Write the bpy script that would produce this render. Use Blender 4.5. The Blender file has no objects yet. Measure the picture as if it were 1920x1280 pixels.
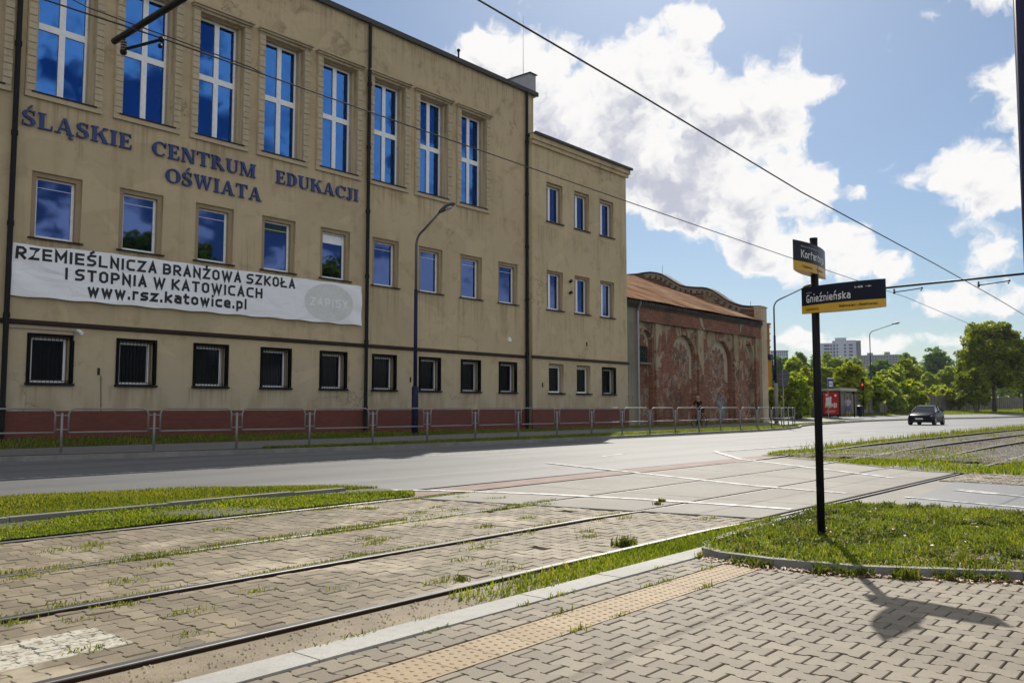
import bpy, bmesh, math, random
import numpy as np
from mathutils import Vector, Matrix
R = math.radians
rng = np.random.default_rng(7)
random.seed(7)
SC = bpy.context.scene
COL = SC.collection

# ------------------------------------------------------------------ camera
cam = bpy.data.cameras.new('camera')
cam.sensor_width = 36; cam.lens = 30.26
cam.clip_start = 0.05; cam.clip_end = 6000
co = bpy.data.objects.new('camera', cam); COL.objects.link(co)
co.location = (0, 0, 1.1)
co.rotation_euler = (R(94.34), 0, R(40.33 - 90))
SC.camera = co

# ------------------------------------------------------------------ sun, sky, exposure
SUN_AZ, SUN_EL = 29.5, 41.2
sd = Vector((math.cos(R(SUN_EL)) * math.cos(R(SUN_AZ)), math.cos(R(SUN_EL)) * math.sin(R(SUN_AZ)), math.sin(R(SUN_EL))))
sl = bpy.data.lights.new('sun', 'SUN'); sl.energy = 4.6; sl.angle = R(0.53); sl.color = (1.0, 0.945, 0.84)
so = bpy.data.objects.new('sun', sl); COL.objects.link(so)
so.rotation_euler = sd.to_track_quat('Z', 'Y').to_euler()
SC.view_settings.view_transform = 'Standard'; SC.view_settings.look = 'None'
SC.view_settings.exposure = 0.0; SC.view_settings.gamma = 1.0
SC.view_settings.use_curve_mapping = False
SC.render.film_transparent = False


class NT:
    """tiny node-tree writer"""
    def __init__(s, tree): s.t = tree; s.n = tree.nodes; s.l = tree.links
    def node(s, typ, **kw):
        n = s.n.new(typ)
        for k, v in kw.items(): setattr(n, k, v)
        return n
    def put(s, sock, v):
        if v is None: return
        if hasattr(v, 'is_output'): s.l.new(v, sock)
        elif isinstance(v, (tuple, list)) and len(v) == 3 and sock.type == 'RGBA': sock.default_value = (*v, 1)
        else: sock.default_value = v
    def math(s, op, a, b=None, c=None, clamp=False):
        n = s.node('ShaderNodeMath', operation=op, use_clamp=clamp)
        s.put(n.inputs[0], a); s.put(n.inputs[1], b); s.put(n.inputs[2], c)
        return n.outputs[0]
    def vmath(s, op, a, b=None, out=0):
        n = s.node('ShaderNodeVectorMath', operation=op)
        s.put(n.inputs[0], a); s.put(n.inputs[1], b)
        return n.outputs[out]
    def mix(s, f, a, b, blend='MIX'):
        n = s.node('ShaderNodeMix', data_type='RGBA', blend_type=blend)
        s.put(n.inputs['Factor'], f); s.put(n.inputs[6], a); s.put(n.inputs[7], b)
        return n.outputs[2]
    def ramp(s, f, lo, hi, a=0.0, b=1.0):
        n = s.node('ShaderNodeMapRange', interpolation_type='SMOOTHSTEP')
        s.put(n.inputs[0], f); n.inputs[1].default_value = lo; n.inputs[2].default_value = hi
        n.inputs[3].default_value = a; n.inputs[4].default_value = b
        return n.outputs[0]
    def noise(s, v, scale, detail=4, rough=0.55, dist=0.0, out=0):
        n = s.node('ShaderNodeTexNoise')
        if v is not None: s.put(n.inputs['Vector'], v)
        n.inputs['Scale'].default_value = scale; n.inputs['Detail'].default_value = detail
        n.inputs['Roughness'].default_value = rough; n.inputs['Distortion'].default_value = dist
        return n.outputs[out]
    def scale(s, v, sc, loc=(0, 0, 0)):
        n = s.node('ShaderNodeMapping'); s.put(n.inputs[0], v)
        n.inputs['Scale'].default_value = sc; n.inputs['Location'].default_value = loc
        return n.outputs[0]


# cumulus field: (azimuth right of the view axis, elevation, half widths) in degrees
CLOUDS = [(-2.0, 22.3, 3.2, 1.6), (.9, 20.4, 3.9, 2.6), (4.7, 19.9, 4.6, 2.6), (9.2, 20.5, 4.2, 2.7), (11.7, 22.6, 1.4, 2.1),
          (13.5, 23.8, .75, .7), (6.1, 17, 6.7, 2.5), (13.2, 18.6, 3.4, 1.8), (17, 19.9, 2.45, 1.5), (20.6, 19.5, 1.5, .85),
          (15.0, 16.9, 2.5, .92), (9.1, 15.2, 4.5, 1.6), (13.1, 14.3, 3.7, 1.5), (17.2, 13.9, 3.25, 1.6), (19.7, 12.9, 1.4, 1.06),
          (10.7, 12.8, 4.1, .9), (17.1, 10.4, 2.3, 1.4), (20, 9.4, 2.5, 1.06), (22, 11.1, 1.07, .57), (24.8, 8.55, 1.9, .64),
          (22.3, 13.3, .61, .39), (27.3, 13.7, 2.3, 1.14), (29.6, 14.2, 1.8, 1.6), (30.2, 12, 1.5, .85), (29.1, 22.8, 2.06, 1.0),
          (29.9, 8.7, 1.6, 1.24), (27.4, 6.2, 3.4, .71), (31.2, 19, .32, .78), (18.2, 4.4, 1.76, .57), (24.4, 3.95, 3.2, .5),
          (21.1, 3.5, 2.2, .43), (8.5, 13.6, 3.2, 1.3), (12.2, 13.0, 3.0, 1.3), (15.6, 13.1, 2.6, 1.2), (6.2, 15.3, 3, 1.4), (15.5, 10.6, 1.6, 1.2), (18.6, 9.6, 2.2, 1.1), (34, 18, 4, 2.5), (38, 9, 4, 2)]

w = bpy.data.worlds.new('World'); SC.world = w; w.use_nodes = True
W = NT(w.node_tree); W.n.clear()
sky = W.node('ShaderNodeTexSky', sky_type='NISHITA', sun_disc=False)
sky.sun_elevation = R(SUN_EL); sky.sun_rotation = R(90 - SUN_AZ)
sky.air_density = 1.0; sky.dust_density = 0.9; sky.ozone_density = 3.0; sky.altitude = 200


def cloud_group():
    g = bpy.data.node_groups.new('cloud_density', 'ShaderNodeTree')
    g.interface.new_socket('P', in_out='INPUT', socket_type='NodeSocketVector')
    g.interface.new_socket('D', in_out='OUTPUT', socket_type='NodeSocketFloat')
    N = NT(g)
    gi = N.node('NodeGroupInput'); go = N.node('NodeGroupOutput')
    P = gi.outputs[0]
    # domain warp so the lumps have torn edges
    wn = N.node('ShaderNodeTexNoise'); N.put(wn.inputs['Vector'], P)
    wn.inputs['Scale'].default_value = 0.55; wn.inputs['Detail'].default_value = 3
    wv = N.vmath('MULTIPLY', N.vmath('SUBTRACT', wn.outputs['Color'], (0.5, 0.5, 0.5)), (2.6, 1.7, 0))
    Q = N.vmath('ADD', P, wv)
    tot = None
    for (u, v, a, b) in CLOUDS:
        d = N.vmath('MULTIPLY', N.vmath('SUBTRACT', Q, (u, v, 0)), (1 / (a * 1.12), 1 / (b * 1.12), 0))
        e = N.math('EXPONENT', N.math('MULTIPLY', N.vmath('DOT_PRODUCT', d, d, out=1), -1.0))
        tot = e if tot is None else N.math('ADD', tot, e)
    tot = N.math('MULTIPLY', N.math('SUBTRACT', 1.0, N.math('EXPONENT', N.math('MULTIPLY', tot, -1.40))), 1.08)
    # the rest of the sky: loose fair-weather cumulus
    far = N.noise(N.scale(P, (0.06, 0.11, 1)), 1.0, 5, 0.55)
    far = N.ramp(far, 0.41, 0.60, 0, 1.0)
    sep = N.node('ShaderNodeSeparateXYZ'); N.put(sep.inputs[0], P)
    out = N.math('MAXIMUM', N.ramp(N.math('ABSOLUTE', N.math('ADD', sep.outputs[0], -4)), 34, 44), N.ramp(sep.outputs[1], 27, 36))
    tot = N.math('ADD', tot, N.math('MULTIPLY', far, out))
    n1 = N.noise(Q, 0.30, 8, 0.52)
    n2 = N.noise(Q, 1.3, 5, 0.55)
    d = N.math('ADD', tot, N.math('MULTIPLY', N.math('SUBTRACT', n1, 0.5), 2.1))
    d = N.math('ADD', d, N.math('MULTIPLY', N.math('SUBTRACT', n2, 0.5), 0.5))
    N.put(go.inputs[0], d)
    return g


tc = W.node('ShaderNodeTexCoord')
sep = W.node('ShaderNodeSeparateXYZ'); W.put(sep.inputs[0], W.vmath('NORMALIZE', tc.outputs['Generated']))
az = W.math('ARCTAN2', sep.outputs[1], sep.outputs[0]); el = W.math('ARCSINE', sep.outputs[2])
cmb = W.node('ShaderNodeCombineXYZ')
W.put(cmb.inputs[0], W.math('MULTIPLY', W.math('SUBTRACT', R(40.33), az), 57.2958))
W.put(cmb.inputs[1], W.math('MULTIPLY', el, 57.2958))
CG = cloud_group()
def dens(v):
    n = W.node('ShaderNodeGroup'); n.node_tree = CG; W.put(n.inputs[0], v); return n.outputs[0]
d0 = dens(cmb.outputs[0])
d1 = dens(W.vmath('ADD', cmb.outputs[0], (0.5, 1.5, 0)))
cover = W.math('MULTIPLY', W.ramp(d0, 0.40, 0.78), W.ramp(cmb.outputs[0] if False else el, 0.0, 0.06))
thick = W.math('MULTIPLY', W.ramp(d1, 0.72, 1.30), W.ramp(d0, 0.74, 1.15))
cc = W.mix(thick, (1.0, 0.99, 0.98), (0.56, 0.58, 0.68))
bg_s = W.node('ShaderNodeBackground'); W.put(bg_s.inputs[0], W.mix(1.0, sky.outputs[0], (0.90, 1.0, 1.06), 'MULTIPLY')); bg_s.inputs[1].default_value = 0.075
bg_c = W.node('ShaderNodeBackground'); W.put(bg_c.inputs[0], cc); # clouds opposite the sun, out of view, boosted to add fill on the facade
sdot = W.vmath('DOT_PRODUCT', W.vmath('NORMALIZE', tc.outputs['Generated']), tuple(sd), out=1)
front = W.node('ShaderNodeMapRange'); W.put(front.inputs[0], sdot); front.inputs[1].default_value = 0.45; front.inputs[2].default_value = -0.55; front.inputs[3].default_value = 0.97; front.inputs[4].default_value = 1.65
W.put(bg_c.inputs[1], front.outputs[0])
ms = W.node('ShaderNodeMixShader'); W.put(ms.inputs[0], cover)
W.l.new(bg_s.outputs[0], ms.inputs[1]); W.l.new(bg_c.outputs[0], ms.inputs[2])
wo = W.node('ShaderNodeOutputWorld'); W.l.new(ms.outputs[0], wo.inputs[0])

# ------------------------------------------------------------------ object helpers


def tag(o, label=None, cat=None, group=None, kind=None):
    if label: o['label'] = label
    if cat: o['category'] = cat
    if group: o['group'] = group
    if kind: o['kind'] = kind
    return o


def thing(name, label, cat, loc=(0, 0, 0), rz=0, group=None):
    o = bpy.data.objects.new(name, None); COL.objects.link(o)
    o.location = loc; o.rotation_euler = (0, 0, rz); o.empty_display_size = 0.2
    return tag(o, label, cat, group)


def copy_tree(o, parent=None):
    c = o.copy(); COL.objects.link(c); c.parent = parent
    for ch in list(o.children): copy_tree(ch, c)
    return c


class MB:
    """collects shapes for one mesh"""
    def __init__(s): s.v = []; s.f = []; s.sm = False
    def add(s, vs, fs):
        b = len(s.v); s.v += [tuple(map(float, p)) for p in vs]; s.f += [tuple(b + i for i in f) for f in fs]; return s
    def box(s, x0, x1, y0, y1, z0, z1):
        return s.add([(x0, y0, z0), (x1, y0, z0), (x1, y1, z0), (x0, y1, z0), (x0, y0, z1), (x1, y0, z1), (x1, y1, z1), (x0, y1, z1)],
                     [(0, 3, 2, 1), (4, 5, 6, 7), (0, 1, 5, 4), (1, 2, 6, 5), (2, 3, 7, 6), (3, 0, 4, 7)])
    def tube(s, pts, r, n=8, caps=True, closed=False):
        pts = [Vector(p) for p in pts]; m = len(pts); rs = r if isinstance(r, (list, tuple)) else [r] * m
        b = len(s.v); prev = None
        for i, p in enumerate(pts):
            if closed: t = pts[(i + 1) % m] - pts[i - 1]
            else: t = pts[min(i + 1, m - 1)] - pts[max(i - 1, 0)]
            t.normalize()
            if prev is None:
                a = Vector((0, 0, 1)) if abs(t.z) < .9 else Vector((1, 0, 0))
                u = t.cross(a).normalized()
            else:
                u = (prev - t * prev.dot(t)).normalized()
            prev = u; q = t.cross(u)
            for k in range(n):
                an = 2 * math.pi * k / n
                s.v.append(tuple(p + (u * math.cos(an) + q * math.sin(an)) * rs[i]))
        for i in range(m if closed else m - 1):
            j = (i + 1) % m
            for k in range(n):
                k2 = (k + 1) % n
                s.f.append((b + i * n + k, b + i * n + k2, b + j * n + k2, b + j * n + k))
        if caps and not closed:
            s.f.append(tuple(b + k for k in reversed(range(n)))); s.f.append(tuple(b + (m - 1) * n + k for k in range(n)))
        return s
    def cyl(s, p0, p1, r, n=12): return s.tube([p0, p1], r, n)
    def prism(s, poly, axis, a, b):
        """extrude a 2D polygon along axis ('x','y','z')"""
        n = len(poly)
        def P(q, t): return {'x': (t, q[0], q[1]), 'y': (q[0], t, q[1]), 'z': (q[0], q[1], t)}[axis]
        return s.add([P(q, a) for q in poly] + [P(q, b) for q in poly],
                     [tuple(range(n))[::-1], tuple(range(n, 2 * n))] + [(i, (i + 1) % n, n + (i + 1) % n, n + i) for i in range(n)])
    def ball(s, c, r, nu=12, nv=8):
        rx, ry, rz = r if isinstance(r, (list, tuple)) else (r, r, r)
        vs = [(c[0], c[1], c[2] - rz)]; fs = []
        for j in range(1, nv):
            ph = -math.pi / 2 + math.pi * j / nv
            for i in range(nu):
                th = 2 * math.pi * i / nu
                vs.append((c[0] + rx * math.cos(ph) * math.cos(th), c[1] + ry * math.cos(ph) * math.sin(th), c[2] + rz * math.sin(ph)))
        vs.append((c[0], c[1], c[2] + rz)); t = len(vs) - 1
        for i in range(nu):
            fs.append((0, 1 + (i + 1) % nu, 1 + i)); fs.append((t, t - nu + i, t - nu + (i + 1) % nu))
        for j in range(nv - 2):
            for i in range(nu):
                a = 1 + j * nu; fs.append((a + i, a + (i + 1) % nu, a + nu + (i + 1) % nu, a + nu + i))
        return s.add(vs, fs)
    def mesh(s, name, mat, smooth=False):
        me = bpy.data.meshes.new(name); me.from_pydata(s.v, [], s.f); me.update()
        bm = bmesh.new(); bm.from_mesh(me); bmesh.ops.recalc_face_normals(bm, faces=bm.faces); bm.to_mesh(me); bm.free()
        if mat: me.materials.append(mat)
        if smooth: me.shade_smooth()
        return me
    def build(s, name, mat, parent=None, smooth=False, loc=None, rz=None):
        return link(name, s.mesh(name, mat, smooth), parent, loc, rz)


def link(name, me, parent=None, loc=None, rz=None):
    o = bpy.data.objects.new(name, me); COL.objects.link(o)
    if parent: o.parent = parent
    if loc: o.location = loc
    if rz is not None: o.rotation_euler = (0, 0, rz)
    return o


def np_mesh(name, V, F, mat, smooth=False):
    """V (n,3), F (m,k): fast mesh"""
    me = bpy.data.meshes.new(name); V = np.asarray(V, np.float32); F = np.asarray(F, np.int32)
    me.vertices.add(len(V)); me.vertices.foreach_set('co', V.ravel())
    k = F.shape[1]; me.loops.add(F.size); me.loops.foreach_set('vertex_index', F.ravel())
    me.polygons.add(len(F)); me.polygons.foreach_set('loop_start', np.arange(0, F.size, k, dtype=np.int32))
    me.update(calc_edges=True); me.validate()
    if mat: me.materials.append(mat)
    if smooth: me.shade_smooth()
    return me


def eval_mesh(data, name='tmp'):
    o = bpy.data.objects.new('tmp', data); COL.objects.link(o)
    dg = bpy.context.evaluated_depsgraph_get(); dg.update()
    me = bpy.data.meshes.new_from_object(o.evaluated_get(dg)); bpy.data.objects.remove(o)
    me.name = name
    return me


def plate(name, mat, outer, holes, y0, th, parent=None):
    """upright slab in the XZ plane with real openings; front face at y0, thickness th towards +Y"""
    cu = bpy.data.curves.new('c', 'CURVE'); cu.dimensions = '2D'; cu.fill_mode = 'BOTH'; cu.extrude = th / 2
    for poly in [outer] + list(holes):
        sp = cu.splines.new('POLY'); sp.points.add(len(poly) - 1)
        for p, q in zip(sp.points, poly): p.co = (q[0], q[1], 0, 1)
        sp.use_cyclic_u = True
    me = eval_mesh(cu, name); bpy.data.curves.remove(cu)
    n = len(me.vertices); a = np.empty(n * 3, np.float32); me.vertices.foreach_get('co', a); a = a.reshape(n, 3)
    b = np.stack([a[:, 0], y0 + th / 2 - a[:, 2], a[:, 1]], 1); me.vertices.foreach_set('co', b.ravel().astype(np.float32))
    me.materials.clear(); me.materials.append(mat); me.update()
    bm = bmesh.new(); bm.from_mesh(me); bmesh.ops.recalc_face_normals(bm, faces=bm.faces); bm.to_mesh(me); bm.free()
    return link(name, me, parent)


def rect(x0, x1, z0, z1): return [(x0, z0), (x1, z0), (x1, z1), (x0, z1)]


def _sans(ch):
    """centre-line strokes of a squarish sans letter: (polylines, width, x-height flag)"""
    k = .18; w = .52; lo = ch.islower(); X = 1.0
    acc = {'Ś': 'S', 'Ż': 'Z', 'ź': 'z', 'ń': 'n', 'ó': 'o', 'ł': 'l', 'Ł': 'L'}
    b = acc.get(ch, ch); L = None
    O = [(k, 0), (w - k, 0), (w, k), (w, 1 - k), (w - k, 1), (k, 1), (0, 1 - k), (0, k), (k, 0)]
    S = [(w, 1), (k, 1), (0, 1 - k), (0, .5 + k * .7), (k * .8, .5), (w - k * .8, .5), (w, .5 - k * .7), (w, k), (w - k, 0), (0, 0)]
    Cc = [(w, 1), (k, 1), (0, 1 - k), (0, k), (k, 0), (w, 0)]
    P = [(0, 0), (0, 1), (w - k, 1), (w, 1 - k), (w, .42 + k), (w - k, .42), (0, .42)]
    T = {'O': [O], 'o': [O], 'S': [S], 's': [S], 'C': [Cc], 'c': [Cc], 'Z': [[(0, 1), (w, 1), (0, 0), (w, 0)]], 'z': [[(0, 1), (w, 1), (0, 0), (w, 0)]],
         'E': [[(w, 1), (0, 1), (0, 0), (w, 0)], [(0, .5), (w * .9, .5)]], 'I': [[(0, 0), (0, 1)]], 'L': [[(0, 1), (0, 0), (w, 0)]], 'N': [[(0, 0), (0, 1), (w, 0), (w, 1)]],
         'A': [[(0, 0), (w / 2, 1), (w, 0)], [(.17 * w, .28), (.83 * w, .28)]], 'B': [[(0, 0), (0, 1), (w - k, 1), (w, 1 - k), (w, .5 + k * .7), (w - k, .5), (0, .5)], [(w - k, .5), (w, .5 - k * .7), (w, k), (w - k, 0), (0, 0)]],
         'K': [[(0, 0), (0, 1)], [(w, 1), (.12, .5), (w, 0)]], 'T': [[(0, 1), (w, 1)], [(w / 2, 1), (w / 2, 0)]], 'P': [P], 'R': [P, [(w * .4, .42), (w, 0)]], 'H': [[(0, 0), (0, 1)], [(w, 0), (w, 1)], [(0, .5), (w, .5)]],
         'Y': [[(0, 1), (w / 2, .45), (w, 1)], [(w / 2, .45), (w / 2, 0)]], 'G': [[(w, 1), (k, 1), (0, 1 - k), (0, k), (k, 0), (w, 0), (w, .40), (w * .55, .40)]], 'J': [[(w, 1), (w, k), (w - k, 0), (0, 0)]],
         'a': [[(.06, 1), (w - k, 1), (w, 1 - k), (w, 0)], [(w, 0), (k, 0), (0, k * .8), (0, .56 - k * .6), (k, .58), (w, .58)]],
         'e': [[(0, .48), (w, .48), (w, 1 - k), (w - k, 1), (k, 1), (0, 1 - k), (0, k), (k, 0), (w, 0)]], 'g': [[(w, 1), (w, -.22), (w - k, -.40), (0, -.40)], [(w, 1), (k, 1), (0, 1 - k), (0, k), (k, 0), (w, 0)]],
         'h': [[(0, 0), (0, 1.42)], [(0, 1), (w - k, 1), (w, 1 - k), (w, 0)]], 'k': [[(0, 0), (0, 1.42)], [(w, 1), (.10, .5), (w, 0)]], 'n': [[(0, 0), (0, 1), (w - k, 1), (w, 1 - k), (w, 0)]],
         'p': [[(0, -.40), (0, 1), (w - k, 1), (w, 1 - k), (w, k), (w - k, 0), (0, 0)]], 'u': [[(0, 1), (0, k), (k, 0), (w, 0)], [(w, 1), (w, 0)]], 'y': [[(0, 1), (w / 2, 0)], [(w, 1), (w * .3, -.4)]]}
    if b in T: L, wd = [list(p) for p in T[b]], (0 if b == 'I' else w)
    elif b == 'M': L, wd = [[(0, 0), (0, 1), (.35, .3), (.7, 1), (.7, 0)]], .70
    elif b in 'Ww': q = .84 if b == 'W' else .78; L, wd = [[(0, 1), (.25 * q, 0), (.5 * q, .85), (.75 * q, 0), (q, 1)]], q
    elif b == 'f': L, wd = [[(.32, 1.42), (.16, 1.42), (.06, 1.3), (.06, 0)], [(-.06, 1), (.3, 1)]], .28
    elif b == 'i': L, wd = [[(0, 0), (0, .95)], [(0, 1.54), (0, 1.60)]], 0
    elif b == 'j': L, wd = [[(.1, 1), (.1, -.22), (-.02, -.40)], [(.1, 1.54), (.1, 1.60)]], .1
    elif b == 'l': L, wd = [[(0, 1.42), (0, 0)]], 0
    elif b == 'r': L, wd = [[(0, 0), (0, 1), (.34, 1)]], .32
    elif b == 't': L, wd = [[(.08, 1.34), (.08, k), (.08 + k * .7, 0), (.36, 0)], [(-.06, 1), (.34, 1)]], .34
    elif b == '.': L, wd = [[(0, -.02), (0, .04)]], 0
    elif b == '1': L, wd = [[(0, .8), (.22, 1), (.22, 0)]], .22
    elif b == '8': L, wd = [O, [(0, .5), (w, .5)]], w
    elif b == '–': L, wd = [[(0, .45), (.4, .45)]], .4
    elif b == '→': L, wd = [[(0, .45), (.6, .45)], [(.38, .75), (.6, .45), (.38, .15)]], .6
    else: return [], .25, lo
    if ch == 'Ś': L.append([(wd * .38, 1.26), (wd * .72, 1.42)])
    if ch in 'źńó': L.append([(wd * .35, 1.48), (wd * .75, 1.78)])
    if ch == 'Ż': L.append([(wd * .5, 1.26), (wd * .5, 1.38)])
    if ch == 'ł': L.append([(-.14, .55), (.14, .85)])
    if ch == 'Ł': L.append([(-.12, .36), (.26, .62)])
    return L, wd, lo


def sans_polys(body, t=.17, gap=.20):
    """polygons (list of (layer, pts)) for a line of lettering, cap height 1 and total width returned"""
    out = []; x = 0
    for ch in body:
        if ch == ' ': x += .34; continue
        L, wd, lo = _sans(ch); H = .72 if lo else 1.0
        x += t / 2
        for li, pl in enumerate(L):
            pts = [Vector((x + p[0] * (.92 if lo else 1), t / 2 + p[1] * (H - t))) for p in pl]
            n = len(pts); closed = (pts[0] - pts[-1]).length < 1e-6
            if closed: pts = pts[:-1]; n -= 1
            else:
                d0 = (pts[0] - pts[1]).normalized(); d1 = (pts[-1] - pts[-2]).normalized()
                pts[0] = pts[0] + d0 * t / 2; pts[-1] = pts[-1] + d1 * t / 2
            lft = []; rgt = []
            for i in range(n):
                a = pts[(i - 1) % n] if (i > 0 or closed) else None; c = pts[(i + 1) % n] if (i < n - 1 or closed) else None
                d1 = (pts[i] - a).normalized() if a is not None else None; d2 = (c - pts[i]).normalized() if c is not None else None
                if d1 is None: d1 = d2
                if d2 is None: d2 = d1
                n1 = Vector((-d1.y, d1.x)); n2 = Vector((-d2.y, d2.x)); m_ = n1 + n2
                m_ = m_ / max(m_.length_squared, .35) * 2 * .5 if m_.length > .2 else n1 * .5
                lft.append(pts[i] + m_ * t); rgt.append(pts[i] - m_ * t)
            for i in range(n if closed else n - 1):
                q = (i + 1) % n; out.append((li * 12 + i, [rgt[i], rgt[q], lft[q], lft[i]]))
        x += wd * (.92 if lo else 1) + t / 2 + gap
    return out, x - gap


def set_co(me, a, mat):
    me.vertices.foreach_set('co', np.asarray(a, np.float32).ravel()); me.materials.clear(); me.materials.append(mat); me.update(); return me


# ------------------------------------------------------------------ materials
MATS = {}


def mat(name, build=None, color=None, rough=0.7, metal=0.0, spec=None):
    if name in MATS: return MATS[name]
    m = bpy.data.materials.new(name); m.use_nodes = True; N = NT(m.node_tree); N.n.clear()
    b = N.node('ShaderNodeBsdfPrincipled'); o = N.node('ShaderNodeOutputMaterial'); N.l.new(b.outputs[0], o.inputs[0])
    N.b = b; N.o = o
    b.inputs['Roughness'].default_value = rough; b.inputs['Metallic'].default_value = metal
    if spec is not None: b.inputs['Specular IOR Level'].default_value = spec
    if color:
        # slight wear so nothing is a flat value
        tcn = N.node('ShaderNodeTexCoord')
        nz = N.noise(tcn.outputs['Object'], 9, 5, 0.6)
        N.put(b.inputs['Base Color'], N.mix(N.ramp(nz, 0.3, 0.7), tuple(c * 0.93 for c in color), tuple(min(1, c * 1.05) for c in color)))
    if build: build(N, b)
    MATS[name] = m
    return m


def obj_co(N): return N.node('ShaderNodeTexCoord').outputs['Object']
def bump(N, b, h, strength=0.3, dist=0.02):
    n = N.node('ShaderNodeBump'); N.put(n.inputs['Height'], h); n.inputs['Strength'].default_value = strength; n.inputs['Distance'].default_value = dist
    N.put(b.inputs['Normal'], n.outputs[0])


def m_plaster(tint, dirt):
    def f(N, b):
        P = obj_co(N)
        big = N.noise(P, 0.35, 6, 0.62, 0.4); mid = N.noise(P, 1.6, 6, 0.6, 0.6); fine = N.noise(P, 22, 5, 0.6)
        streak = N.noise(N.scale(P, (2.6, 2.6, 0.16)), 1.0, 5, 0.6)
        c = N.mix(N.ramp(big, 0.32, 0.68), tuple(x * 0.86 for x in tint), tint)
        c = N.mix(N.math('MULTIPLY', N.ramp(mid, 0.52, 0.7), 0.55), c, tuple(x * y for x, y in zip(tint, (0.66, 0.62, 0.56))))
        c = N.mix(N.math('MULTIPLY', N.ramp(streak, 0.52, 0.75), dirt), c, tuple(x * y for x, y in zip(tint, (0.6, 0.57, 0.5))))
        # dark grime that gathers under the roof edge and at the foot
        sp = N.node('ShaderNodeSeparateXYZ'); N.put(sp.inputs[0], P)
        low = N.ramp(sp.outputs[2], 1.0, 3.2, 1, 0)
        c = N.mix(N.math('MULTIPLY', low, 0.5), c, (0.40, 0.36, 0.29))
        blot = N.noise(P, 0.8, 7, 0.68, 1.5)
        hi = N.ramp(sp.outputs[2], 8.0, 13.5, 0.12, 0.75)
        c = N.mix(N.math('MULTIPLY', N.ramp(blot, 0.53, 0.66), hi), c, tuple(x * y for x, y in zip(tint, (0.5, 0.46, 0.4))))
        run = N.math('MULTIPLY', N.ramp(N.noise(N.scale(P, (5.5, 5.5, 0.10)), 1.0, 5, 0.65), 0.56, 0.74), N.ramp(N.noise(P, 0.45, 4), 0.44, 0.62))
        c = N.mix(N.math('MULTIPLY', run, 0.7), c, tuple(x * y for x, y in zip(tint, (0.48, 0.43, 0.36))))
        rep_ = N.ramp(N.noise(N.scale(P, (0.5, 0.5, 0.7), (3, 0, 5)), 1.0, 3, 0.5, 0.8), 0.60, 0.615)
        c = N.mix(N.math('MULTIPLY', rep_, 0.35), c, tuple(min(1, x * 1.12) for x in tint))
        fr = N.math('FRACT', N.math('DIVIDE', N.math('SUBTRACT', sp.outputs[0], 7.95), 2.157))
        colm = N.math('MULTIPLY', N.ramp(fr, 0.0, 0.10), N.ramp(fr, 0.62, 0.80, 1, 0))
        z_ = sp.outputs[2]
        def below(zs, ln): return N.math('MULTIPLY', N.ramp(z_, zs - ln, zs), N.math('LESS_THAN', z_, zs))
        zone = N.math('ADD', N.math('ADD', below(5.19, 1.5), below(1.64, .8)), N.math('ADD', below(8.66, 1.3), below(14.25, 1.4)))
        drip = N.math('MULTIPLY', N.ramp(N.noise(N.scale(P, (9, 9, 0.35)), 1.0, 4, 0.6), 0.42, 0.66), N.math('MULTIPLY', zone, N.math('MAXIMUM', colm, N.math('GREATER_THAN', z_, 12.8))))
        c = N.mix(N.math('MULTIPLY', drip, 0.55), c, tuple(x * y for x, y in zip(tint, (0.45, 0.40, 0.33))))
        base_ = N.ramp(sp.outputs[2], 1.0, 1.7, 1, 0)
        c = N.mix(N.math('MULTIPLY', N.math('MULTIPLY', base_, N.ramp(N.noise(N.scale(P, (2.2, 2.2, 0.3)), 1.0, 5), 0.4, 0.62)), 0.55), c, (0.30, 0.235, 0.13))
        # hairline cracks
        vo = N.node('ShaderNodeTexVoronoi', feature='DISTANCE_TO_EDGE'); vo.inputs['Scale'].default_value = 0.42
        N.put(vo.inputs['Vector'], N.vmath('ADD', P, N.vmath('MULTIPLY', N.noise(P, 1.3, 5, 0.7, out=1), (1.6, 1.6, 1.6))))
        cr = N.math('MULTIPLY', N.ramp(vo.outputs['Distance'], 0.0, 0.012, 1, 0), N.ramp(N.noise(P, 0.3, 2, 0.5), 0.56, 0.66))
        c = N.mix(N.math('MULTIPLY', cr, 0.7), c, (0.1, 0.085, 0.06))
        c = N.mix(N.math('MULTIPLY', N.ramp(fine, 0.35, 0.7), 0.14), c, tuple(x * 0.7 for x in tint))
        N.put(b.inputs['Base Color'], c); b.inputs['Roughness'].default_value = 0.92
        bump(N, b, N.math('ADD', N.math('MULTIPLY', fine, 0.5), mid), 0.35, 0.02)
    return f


TAN = (0.575, 0.455, 0.28)
M_plaster = mat('plaster', m_plaster(TAN, 0.5))
M_plaster2 = mat('surround_plaster', m_plaster((0.55, 0.45, 0.30), 0.8))
M_reveal_shaded = mat('reveal_plaster_shaded', m_plaster((0.38, 0.29, 0.175), 0.7))  # darker brown than the wall: shade of the reveals put into the colour
M_wing = mat('wing_plaster', m_plaster((0.58, 0.46, 0.28), 0.65))
M_dark = mat('black_metal', color=(0.012, 0.011, 0.012), rough=0.45, spec=0.15)
M_brown = mat('brown_metal', color=(0.035, 0.022, 0.018), rough=0.55, spec=0.15)
M_white = mat('window_white', color=(0.92, 0.92, 0.93), rough=0.35)
M_galv = mat('galvanised', color=(0.33, 0.33, 0.34), rough=0.42, metal=0.7)
M_steel = mat('rail_steel', color=(0.20, 0.195, 0.19), rough=0.42, metal=1.0)
M_rust = mat('rail_web', color=(0.045, 0.026, 0.016), rough=0.95, spec=0.05)
M_roofm = mat('roof_felt', color=(0.06, 0.055, 0.055), rough=0.8)
M_greyw = mat('grey_render', color=(0.36, 0.35, 0.37), rough=0.9)


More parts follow.
